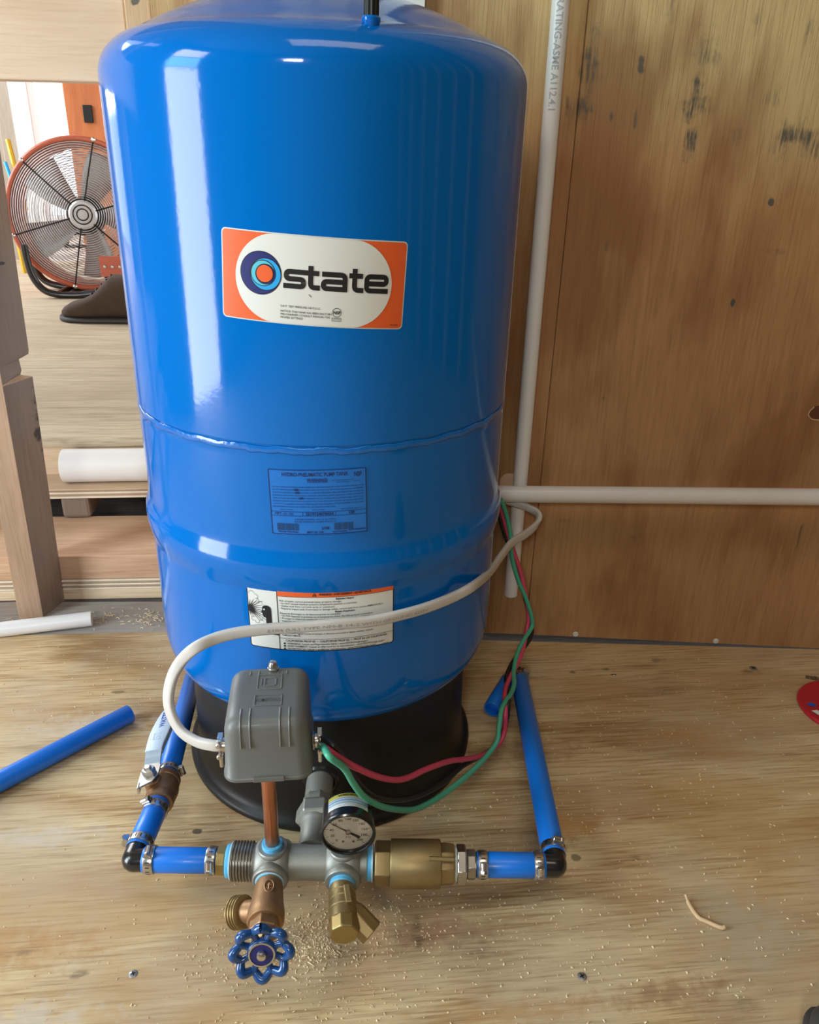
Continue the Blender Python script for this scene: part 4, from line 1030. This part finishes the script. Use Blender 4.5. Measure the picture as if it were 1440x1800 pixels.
hx_ = hdir.cross(su).normalized()
b = MB()
plate = [(-.010, -.016), (-.006, -.020), (.006, -.014), (.0105, -.004), (.0105, .010), (.0085, .016), (-.0085, .016), (-.0105, .006)]
b.prism(plate, hz, hx_, hdir, .0024); b.box(hz+hdir*-.0175-hx_*.0085-su*.004, (.0024, .009, .009)); b.build('lever_plate', M['chrome'], bv, smooth=0, bevel=.0006)
b = MB(); b.lathe([(.0072, 0), (.0074, .0006), (.0074, .0052), (.0062, .006), (.0042, .0061), (.0042, .0085), (.003, .0092)], hz, su, 6, a0=.3); b.build('lever_nut', M['chrome'], bv, smooth=25)
b = MB(); up_ = su*.0
secs = []
for t, w_, dz in ((.0145, .0090, .0), (.022, .0090, .003), (.030, .0092, .0055)):
    secs.append((hz+hdir*t+su*dz, w_))
vs = []; fs = []
for p, w_ in secs: vs += [p-hx_*w_-su*.003, p-hx_*w_, p+hx_*w_, p+hx_*w_-su*.003]
for i in range(2):
    for k in range(4): fs.append((i*4+k, i*4+(k+1) % 4, i*4+4+(k+1) % 4, i*4+4+k))
fs += [(3, 2, 1, 0), (8, 9, 10, 11)]
b.add(vs, fs); b.build('lever_neck', M['lever_steel'], bv, smooth=0, bevel=.0006)
secs = [(.0290, .0096, .0056), (.040, .0100, .0062), (.055, .0112, .0064), (.070, .0112, .0064), (.085, .0100, .0062), (.098, .0080, .0058), (.103, .0055, .0054)]
vs = []; fs = []
for t, w_, dz in secs:
    p = hz+hdir*t+su*dz+hx_*(.0045*max(0, (t-.045)/.06)); vs += [p-hx_*w_-su*.0055, p-hx_*w_+su*.001, p-hx_*(w_-.0016)+su*.0018, p+hx_*(w_-.0016)+su*.0018, p+hx_*w_+su*.001, p+hx_*w_-su*.0055]
for i in range(len(secs)-1):
    for k in range(6): fs.append((i*6+k, i*6+(k+1) % 6, i*6+6+(k+1) % 6, i*6+6+k))
fs += [(5, 4, 3, 2, 1, 0), tuple((len(secs)-1)*6+k for k in range(6))]
b = MB(); b.add(vs, fs); slv = b.build('lever_sleeve', M['lever_sleeve'], bv, smooth=40, bevel=.0006)
F = FB(); F.text('WATTS', 0, 0, .0058, bold=.0002); F.place('lettering', M['ink_blue'], slv, hz+hdir*.067+su*.0084+hx_*.0046, hdir, -hx_)
F = FB(); F.frame(-.004, 0, .004, .011, .0008, 1); F.line(-.002, .009, .002, .006, .0007); F.line(-.002, .003, .002, .006, .0007); F.place('embossed_mark', M['lever_steel'], slv, hz+hdir*.046+su*.0083, hx_, hdir)

# ------------------------------------------------------------------ cable and wires
cable = [(-0.1024, -0.2620, 0.2034), (-0.1109, -0.2600, 0.2029), (-0.1260, -0.2520, 0.2016), (-0.1410, -0.2420, 0.2062), (-0.1498, -0.2340, 0.2202), (-0.1519, -0.2280, 0.2353), (-0.1475, -0.2220, 0.2534), (-0.1378, -0.2180, 0.2693), (-0.1234, -0.2197, 0.2837), (-0.1057, -0.2132, 0.2886), (-0.0850, -0.2094, 0.2915), (-0.0588, -0.2073, 0.2928), (-0.0269, -0.2057, 0.2930), (0.0053, -0.2044, 0.2940), (0.0382, -0.1994, 0.2926), (0.0663, -0.1919, 0.2932), (0.0959, -0.1789, 0.2932), (0.1275, -0.1593, 0.2935), (0.1515, -0.1396, 0.2948), (0.1854, -0.0600, 0.2662), (0.2122, 0.0000, 0.2547), (0.2355, 0.0450, 0.2486), (0.2644, 0.0850, 0.2413), (0.2861, 0.1150, 0.2400), (0.2924, 0.1300, 0.2476), (0.2819, 0.1450, 0.2515), (0.2652, 0.1520, 0.2558), (0.2509, 0.1550, 0.2591)]
cpath = spline(cable, 8)
nm = MB(); nm.tube(cpath, .005, 16, flat=(.0056, .0033, (0, 0))); nm = nm.build('power_cable', M['cable'], smooth=60)
tag(nm, 'flat grey power cable looping across the front of the blue tank to the switch box', 'cable')
# faint factory print on the cable where it crosses the label
b = MB(); rnd = random.Random(3)
vs, fs = textgeo('E104 (UL) TYPE NM-B 14-2 WITH GROUND 600V', .0045, 'LEFT', 0, 1.0)
mx = max(p[0] for p in vs); i0, i1 = 88, 128
q = []
for x, y in vs:
    t = i0+(i1-i0)*x/mx; i = int(t); fr = t-i; p = cpath[i].lerp(cpath[i+1], fr); tg = (cpath[i+1]-cpath[i]).normalized()
    rad = V((p.x, p.y, 0)).normalized(); nx = (rad-tg*rad.dot(tg)).normalized(); wy_ = nx.cross(tg)
    sg = 1 if wy_.z > 0 else -1
    q.append(p+nx*.00345+wy_*sg*(y-.0018))
b.add(q, fs); b.build('cable_print', M['cable_ink'], nm, smooth=0, fix=False)

wires = {
 'red': [(-.0120, -.2680, .2085), (-.0060, -.2870, .2165), (0.0001, -0.2976, 0.2186), (0.0182, -0.2782, 0.1862), (0.0411, -0.2537, 0.1496), (0.0631, -0.2301, 0.1209), (0.0799, -0.2122, 0.1068), (0.1011, -0.1894, 0.0954), (0.1319, -0.1565, 0.0748), (0.1574, -0.1292, 0.0521), (0.1848, -0.0998, 0.0304), (0.2084, -0.0746, 0.0222), (0.2185, -0.0637, 0.0351), (0.2188, -0.0600, 0.0600),
         (0.2221, -0.0366, 0.0649), (0.2294, -0.0109, 0.0614), (0.2416, 0.0161, 0.0592), (0.2570, 0.0426, 0.0601), (0.2674, 0.0615, 0.0655), (0.2751, 0.0785, 0.0709), (0.2827, 0.0993, 0.0781), (0.2856, 0.1070, 0.0953), (0.2816, 0.1105, 0.1219), (0.2763, 0.1134, 0.1439), (0.2682, 0.1172, 0.1716), (0.2595, 0.1192, 0.1944), (0.2507, 0.1209, 0.2179), (0.2429, 0.1226, 0.2409), (0.2362, 0.1241, 0.2603), (0.2323, 0.1250, 0.2727)],
 'green': [(-.0120, -.2680, .2045), (-.0070, -.2950, .2230), (-0.0024, -0.3120, 0.2277), (0.0099, -0.2988, 0.2028), (0.0188, -0.2893, 0.1747), (0.0287, -0.2787, 0.1484), (0.0465, -0.2596, 0.1160), (0.0725, -0.2318, 0.0809), (0.0936, -0.2091, 0.0607), (0.1236, -0.1770, 0.0460), (0.1559, -0.1424, 0.0374), (0.1815, -0.1151, 0.0370), (0.2015, -0.0936, 0.0435), (0.2061, -0.0820, 0.0600),
           (0.2120, -0.0640, 0.0690), (0.2214, -0.0456, 0.0683), (0.2324, -0.0275, 0.0646), (0.2425, -0.0031, 0.0622), (0.2470, 0.0198, 0.0609), (0.2529, 0.0396, 0.0625), (0.2608, 0.0585, 0.0679), (0.2721, 0.0774, 0.0737), (0.2869, 0.0963, 0.0799), (0.2912, 0.1027, 0.0872), (0.2877, 0.1048, 0.1033), (0.2788, 0.1081, 0.1282), (0.2686, 0.1110, 0.1502), (0.2609, 0.1139, 0.1718), (0.2546, 0.1162, 0.1961), (0.2523, 0.1179, 0.2193), (0.2458, 0.1200, 0.2473), (0.2392, 0.1214, 0.2657), (0.2346, 0.1220, 0.2757)],
 'black': [(-.0120, -.2680, .2125), (-.0060, -.2800, .2180), (0.0027, -0.2889, 0.2173), (0.0140, -0.2768, 0.1859), (0.0250, -0.2650, 0.1513), (0.0417, -0.2472, 0.1169), (0.0676, -0.2194, 0.0833), (0.0960, -0.1890, 0.0588), (0.1267, -0.1562, 0.0437), (0.1527, -0.1284, 0.0404), (0.1820, -0.0969, 0.0262), (0.2038, -0.0736, 0.0170), (0.2160, -0.0620, 0.0260), (0.2228, -0.0532, 0.0472),
           (0.2239, -0.0488, 0.0653), (0.2311, -0.0244, 0.0605), (0.2340, -0.0012, 0.0584), (0.2360, 0.0150, 0.0575), (0.2460, 0.0389, 0.0566), (0.2595, 0.0579, 0.0617), (0.2735, 0.0739, 0.0663), (0.2859, 0.0891, 0.0711), (0.2912, 0.1023, 0.0758), (0.2883, 0.1096, 0.0906), (0.2828, 0.1127, 0.1139), (0.2738, 0.1164, 0.1423), (0.2660, 0.1196, 0.1658), (0.2580, 0.1220, 0.1903), (0.2484, 0.1237, 0.2139), (0.2408, 0.1252, 0.2336), (0.2347, 0.1267, 0.2548), (0.2314, 0.1280, 0.2714)]}
for c_, p in wires.items():
    b = MB(); b.tube(spline(p, 6), .0032, 10)
    tag(b.build('wire', M['wire_'+c_], smooth=60), c_+' insulated wire from the switch box, twisted up the wall beside the tank', 'wire', 'three twisted pump wires')

# ------------------------------------------------------------------ white PVC pipes
def pvc(a, b_, r, label, name='pvc_pipe', endcol=False):
    a = V(a); b_ = V(b_); d = b_-a; L = d.length; m = MB()
    m.lathe([(r-.0025, .02), (r-.0024, 0), (r-.0005, 0), (r, .0006), (r, L-.0006), (r-.0005, L), (r-.0024, L), (r-.0025, L-.02)], a, d, 36, cap=(True, True))
    return tag(m.build(name, M['pvc']), label, 'pipe', 'white plastic pipes')
vb = V((.2742, .1731, .0945)); vt = V((.2692, .1737, 1.55))
vp = pvc(vb, vt, .0102, 'tall vertical white plastic pipe fixed to the plywood wall right of the tank')
F = FB(); F.text('PRESS RATING-ASME A112.4.1', 0, 0, .0078, bold=.00022)
bm = bmesh.new(); vv = [bm.verts.new((p[0], p[1], 0)) for p in F.v]
for q in F.f:
    try: bm.faces.new([vv[i] for i in q])
    except ValueError: pass
for k in range(-2, 12):   # slice the letters so that they follow the round pipe
    bmesh.ops.bisect_plane(bm, geom=bm.verts[:]+bm.edges[:]+bm.faces[:], plane_co=(0, .0009*k, 0), plane_no=(0, 1, 0))
bm.verts.index_update(); F.v = [(v.co.x, v.co.y) for v in bm.verts]; F.f = [tuple(v.index for v in f.verts) for f in bm.faces]; bm.free()
vs = F.v; b = MB(); q = []; dv = (vb-vt).normalized(); fr_ = V((-.25, -.86, .45)); fr_ = (fr_-dv*fr_.dot(dv)).normalized(); sd_ = fr_.cross(dv)
xm = max(p[0] for p in vs); start = vb+(vt-vb).normalized()*(.752-.0945+xm)
sgn = 1 if sd_.x > 0 else -1
for x, y in vs:
    a = (y-.00375)/.0102*sgn; q.append(start+dv*x+(fr_*cos(a)+sd_*sin(a))*.01035)
b.add(q, F.f); b.build('pipe_print', M['pvc_ink'], vp, smooth=0, fix=False)
pvc((.2150, .1560, .2700), (1.60, -.0150, .3020), .0119, 'horizontal white plastic pipe running along the plywood wall to the right')
pvc((-.585, .2420, .0118), (-.3785, .2790, .0118), .0118, 'short white plastic offcut lying on the grey sill at left')
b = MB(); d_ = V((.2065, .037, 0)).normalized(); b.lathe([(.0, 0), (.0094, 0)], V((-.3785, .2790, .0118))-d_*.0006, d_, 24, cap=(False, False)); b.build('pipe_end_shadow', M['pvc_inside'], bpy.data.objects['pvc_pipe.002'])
pvc((-.4720, .5440, .1720), (.10, .5440, .1720), .0300, 'thick white drain pipe lying on the ledge behind the tank at left')
# blue offcut
pipe((-.520, -.1981, .0125), (-.2680, .0345, .0125), 'blue pipe offcut lying loose on the plywood at far left')

# ------------------------------------------------------------------ small things on the floor
b = MB(); b.tube(spline([(.3640, -.2960, .0050), (.3645, -.3060, .0022), (.3672, -.3205, .0022), (.3740, -.3265, .0022), (.3845, -.3345, .0028), (.3885, -.3350, .0034)], 6), [.0016]*4+[.0023]*27, 8)
tag(b.build('sheath_scrap', M['scrap_tan'], smooth=60), 'small bent tan scrap of cable sheath on the floor at right', 'scrap')
rl = thing('round_lid', (.722, -.0150, 0), 'red round lid with blue and white print lying at the right edge', 'lid')
b = MB(); b.lathe([(.0600, .0), (.0630, .001), (.0635, .004), (.0620, .006), (.0590, .0066), (.0560, .0058), (.0001, .0056)], (.722, -.0150, 0), Z, 64); b.build('disc', M['red_lid'], rl)
F = FB()
F.poly([(-.055, .010), (-.044, .014), (-.040, .006), (-.048, .004)]); F.place('blue_print', M['ink_blue'], rl, (.722, -.015, .0062), (1, 0, 0), (0, 1, 0))
F = FB(); F.poly([(-.055, -.004), (-.046, -.003), (-.040, -.014), (-.047, -.020)]); F.ring(0, 0, .030, .006); F.place('white_print', M['sticker_white'], rl, (.722, -.015, .0062), (1, 0, 0), (0, 1, 0))

# toe of a dark boot in the bottom right corner
sh = thing('shoe', (.465, -.47, 0), 'dark shoe toe just entering the bottom right corner', 'shoe')
def shoe_loft(name, m, secs_, parent):
    vs = []; fs = []; n_ = 20
    for (p, hw, h0, h1, d) in secs_:
        p = V(p); d = V(d).normalized(); sdv = V((-d.y, d.x, 0))
        for k in range(n_):
            a = 2*pi*k/n_; c_, s2 = cos(a), sin(a); e = .7
            vs.append(p+sdv*(hw*math.copysign(abs(c_)**e, c_))+Z*((h0+h1)/2+(h1-h0)/2*math.copysign(abs(s2)**e, s2)))
    for i in range(len(secs_)-1):
        for k in range(n_): fs.append((i*n_+k, i*n_+(k+1) % n_, (i+1)*n_+(k+1) % n_, (i+1)*n_+k))
    fs += [tuple(reversed(range(n_))), tuple((len(secs_)-1)*n_+k for k in range(n_))]
    b = MB(); b.add(vs, fs); return b.build(name, m, parent, smooth=60)
D_ = V((-.45, .89, 0)).normalized(); T0 = V((.4230, -.4290, 0))
def tp(t): return T0-D_*t
shoe_loft('upper', M['black_rubber'], [(tp(.002), .004, .010, .018, D_), (tp(.006), .014, .008, .028, D_), (tp(.016), .024, .008, .038, D_), (tp(.035), .034, .008, .048, D_), (tp(.07), .042, .008, .058, D_), (tp(.12), .042, .008, .072, D_), (tp(.17), .036, .008, .10, D_), (tp(.21), .034, .008, .13, D_), (tp(.26), .034, .008, .13, D_), (tp(.28), .02, .01, .12, D_)], sh)
shoe_loft('sole', M['boot_sole'], [(tp(-.002), .006, 0, .012, D_), (tp(.005), .020, 0, .013, D_), (tp(.02), .033, 0, .013, D_), (tp(.07), .047, 0, .013, D_), (tp(.15), .041, 0, .013, D_), (tp(.25), .038, 0, .016, D_), (tp(.29), .02, 0, .016, D_)], sh)

# ------------------------------------------------------------------ sawdust
def dust(name, spots, mat_, z=0.0):
    b = MB(); rnd = random.Random(11)
    for (cx, cy, sx, sy, n_, s0, s1) in spots:
        for _ in range(n_):
            x = rnd.gauss(cx, sx); y = rnd.gauss(cy, sy)
            if (x*x+y*y) < .186**2 and z < .01: continue
            if y > .235-.113*x-.0 and x > 0: continue
            if x < 0 and z == 0 and y > .243: continue
            L_ = rnd.uniform(s0, s1); w_ = L_*rnd.uniform(.25, .6); a = rnd.uniform(0, pi); h = rnd.uniform(.0002, .0007)
            c, s_ = cos(a), sin(a); k = rnd.uniform(-.4, .4)
            p = [(-L_/2, -w_/2, 0), (L_/2, -w_/2, h), (L_/2, w_/2, h*.8), (-L_/2, w_/2, 0), (0, k*w_, h+w_*.6)]
            vs = [(x+q[0]*c-q[1]*s_, y+q[0]*s_+q[1]*c, z+.0001+q[2]) for q in p]
            b.add(vs, [(0, 1, 4), (1, 2, 4), (2, 3, 4), (3, 0, 4)])
    return b.build(name, mat_, None, smooth=0, fix=False)
sd_ = dust('sawdust', [(-.025, -.315, .020, .016, 420, .0009, .0030), (.0, -.30, .045, .03, 420, .0008, .0026), (-.105, -.315, .03, .02, 160, .0008, .0022), (.10, -.33, .10, .05, 300, .0008, .0030), (.30, -.25, .16, .12, 420, .0008, .0032), (-.03, -.385, .06, .03, 220, .0008, .0028), (.45, -.02, .14, .08, 260, .0008, .0030), (-.33, .12, .12, .06, 200, .0008, .0030), (-.25, -.30, .14, .10, 220, .0008, .0024), (.30, -.40, .12, .05, 200, .0008, .0030), (.15, -.22, .10, .05, 160, .0008, .0026)], M['sawdust'])
tag(sd_, 'fine pale sawdust and chips scattered over the plywood floor', 'sawdust', kind='stuff')
b = MB(); rnd = random.Random(5)
for (cx, cy, n_, sx, sy) in ((-.335, .300, 26, .03, .012), (-.295, .296, 40, .02, .012), (-.285, .275, 14, .012, .010), (-.37, .305, 10, .015, .01), (-.50, .30, 10, .02, .01), (-.115, -.465, 0, 0, 0), (-.098, -.4195, 3, .005, .003), (-.020, -.322, 26, .018, .012)):
    for _ in range(n_):
        x = rnd.gauss(cx, sx); y = rnd.gauss(cy, sy); a = rnd.uniform(0, 2*pi); L_ = rnd.uniform(.003, .009); cv_ = rnd.uniform(-2.2, 2.2)
        pts = []
        for k in range(6):
            t = k/5; pts.append((x, y, .0006+.002*sin(pi*t)*rnd.uniform(.3, 1))); x += cos(a)*L_/5; y += sin(a)*L_/5; a += cv_/5
        b.tube(pts, rnd.uniform(.00025, .0006), 4)
tag(b.build('wood_shavings', M['sawdust'], smooth=0), 'curled pale wood shavings on the grey sill and below the drain valve', 'shavings', kind='stuff')

# ------------------------------------------------------------------ drum fan in the next room
FC = V((-.795, 2.10, .4770)); fd = V((-.13, .98, -.09)).normalized()     # axis pointing to the back of the drum
fx, fy, _ = frame(fd, (0, 0, 1))
fan = thing('drum_fan', (-.80, 2.15, .2148), 'orange drum fan with a wire grille on a black tube stand, left of the tank', 'fan')
FR = .236
b = MB(); b.lathe([(FR-.006, 0), (FR+.004, -.002), (FR+.006, .006), (FR, .012), (FR-.002, .10), (FR-.006, .205), (FR, .215), (FR-.004, .222), (FR-.012, .215), (FR-.012, .012), (FR-.008, .002)], FC, fd, 72, cap=(False, False)); b.build('drum', M['fan_orange'], fan, smooth=40)
b = MB()
for k in range(27):
    r_ = .045+k*.0072; b.torus(FC-fd*(.004+.028*(1-(r_/FR)**2)), fd, r_, .0015, 56, 4)
o = b.build('grille', M['fan_wire'], fan, smooth=60); o['kind'] = 'stuff'
b = MB(); b.torus(FC, fd, FR, .0085, 72, 10); b.build('front_rim', M['fan_orange'], fan)
b = MB()
for k in range(18):
    r_ = .06+k*.0095; b.torus(FC+fd*.214, fd, r_, .0011, 40, 4)
b.build('rear_grille', M['fan_wire'], fan, smooth=60)['kind'] = 'stuff'
for k in range(6):
    a = radians(14+60*k); e = fx*cos(a)+fy*sin(a); b = MB()
    b.tube([FC+e*.035-fd*.034, FC+e*.13-fd*.025, FC+e*.20-fd*.013, FC+e*(FR+.002)-fd*.004], .0024, 6); b.build('spoke', M['black_plastic'], fan)
    b = MB(); b.lathe([(.007, 0), (.007, .006), (.003, .009)], FC+e*(FR+.003)-fd*.002, -fd, 10); b.build('rim_bolt', M['chrome'], fan)
b = MB(); b.lathe([(.045, 0), (.045, .004), (.040, .008), (.0, .009)], FC-fd*.030, -fd, 32); hubp = b.build('hub_badge', M['fan_wire'], fan)
b = MB(); b.torus(FC-fd*.039, fd, .030, .002, 24, 6); b.torus(FC-fd*.039, fd, .018, .002, 24, 6); b.build('badge_relief', M['black_plastic'], hubp)
b = MB(); b.lathe([(.055, .02), (.06, .03), (.06, .11), (.05, .12)], FC, fd, 28); b.build('motor', M['black_plastic'], fan)
for k in range(5):
    vs = []; fs = []; n_ = 8
    for i in range(n_+1):
        r_ = .05+.155*i/n_; hw = radians(24-6*i/n_)*1.0
        for j in range(5):
            a = 2*pi*k/5+.35+hw*(j/2-1)+.15*i/n_; tw = (j/2-1)*.035
            vs.append(FC+fd*(.055+tw)+(fx*cos(a)+fy*sin(a))*r_)
    for i in range(n_):
        for j in range(4): fs.append((i*5+j, i*5+j+1, (i+1)*5+j+1, (i+1)*5+j))
    b = MB(); b.add(vs, fs); o = b.build('blade', M['fan_blade'], fan, smooth=60)
    s_ = o.modifiers.new('solid', 'SOLIDIFY'); s_.thickness = .002
b = MB(); b.tube(spline([(-0.9793, 2.0200, 0.3877), (-0.9779, 2.0200, 0.3427), (-0.9688, 2.0200, 0.2878), (-0.9427, 2.0200, 0.2452), (-0.9002, 2.0200, 0.2280), (-0.8261, 2.0200, 0.2260), (-0.7393, 2.0200, 0.2354), (-0.56, 2.0200, 0.2400), (-.50, 2.05, .30), (-.49, 2.09, .40)], 5), .0115, 12); b.build('stand_tube', M['black_gloss'], fan)
b = MB(); b.tube(spline([(-1.0195, 2.2000, 0.33), (-1.0097, 2.2000, 0.2754), (-0.9845, 2.2000, 0.2420), (-0.9328, 2.2000, 0.2270), (-0.8534, 2.2000, 0.2270), (-0.7720, 2.2000, 0.2340), (-0.60, 2.2000, 0.2449)], 5), .0115, 12); b.build('stand_tube', M['black_gloss'], fan)
b = MB(); b.tube([(-.895, 2.02, .228), (-.895, 2.2, .228)], .0105, 10); b.build('stand_foot', M['black_gloss'], fan)
b = MB(); b.prism([(-.730, .362), (-.620, .362), (-.620, .297), (-.728, .297)], (0, 1.955, 0), (1, 0, 0), (0, 0, 1), .004); br = b.build('bracket', M['fan_orange'], fan, smooth=0)
for bx_ in (-.712, -.688, -.664):
    b = MB(); b.lathe([(.005, 0), (.005, .003), (.002, .005)], (bx_, 1.955, .329), (0, -1, 0), 10); b.build('bolt', M['chrome'], br)
b = MB(); b.box((-.87, 2.33, .395), (.14, .03, .010)); b.box((-.87, 2.33, .350), (.14, .03, .010)); b.box((-.935, 2.33, .37), (.012, .03, .05)); b.box((-.805, 2.33, .32), (.012, .03, .17)); b.lathe([(.018, 0), (.018, .02)], (-.815, 2.31, .39), (0, -1, 0), 16)
b.build('motor_bracket', M['black_plastic'], fan, smooth=0)

# brown work boot standing on the far floor
bt = thing('work_boot', (-.66, 1.62, .2148), 'brown leather work boot with dark sole standing under the fan', 'boot')
bd_ = V((-1, .10, 0)).normalized(); H0 = V((-.555, 1.625, .2148))
def bp(t): return H0+bd_*t
shoe_loft('upper', M['boot'], [(bp(-.055), .03, .02, .12, bd_), (bp(-.04), .040, .014, .128, bd_), (bp(.0), .043, .012, .136, bd_), (bp(.055), .043, .012, .137, bd_), (bp(.085), .042, .012, .112, bd_), (bp(.115), .045, .012, .082, bd_), (bp(.15), .048, .012, .066, bd_), (bp(.185), .044, .012, .056, bd_), (bp(.205), .034, .012, .044, bd_), (bp(.217), .016, .014, .032, bd_)], bt)
shoe_loft('sole', M['boot_sole'], [(bp(-.062), .03, 0, .018, bd_), (bp(-.045), .044, 0, .018, bd_), (bp(.03), .044, 0, .016, bd_), (bp(.14), .052, 0, .016, bd_), (bp(.195), .046, 0, .018, bd_), (bp(.222), .022, 0, .020, bd_)], bt)
b = MB()
for k in range(5):
    t = .058+.016*k; zt = .13-.0135*k; c_ = bp(t)+Z*zt
    b.tube(spline([c_+V((0, -.028, -.010)), c_+V((-.004, 0, .006)), c_+V((0, .028, -.010))], 4), .0022, 6)
b.build('laces', M['boot_sole'], bt)

# yellow level leaning on the far wall
lv = thing('spirit_level', (-1.2, 2.6, .21), 'yellow spirit level leaning against the grey boards beyond the stud', 'level')
b = MB(); b.cyl((-1.19, 2.60, .2150), (-1.20, 2.60, .44), .011, 8); b.cyl((-1.155, 2.62, .45), (-1.205, 2.70, .70), .010, 8); b.build('bar', M['yellow'], lv)
b = MB(); b.cyl((-1.175, 2.61, .50), (-1.215, 2.66, .62), .007, 8); b.build('end_cap', M['ink_sky'], lv)
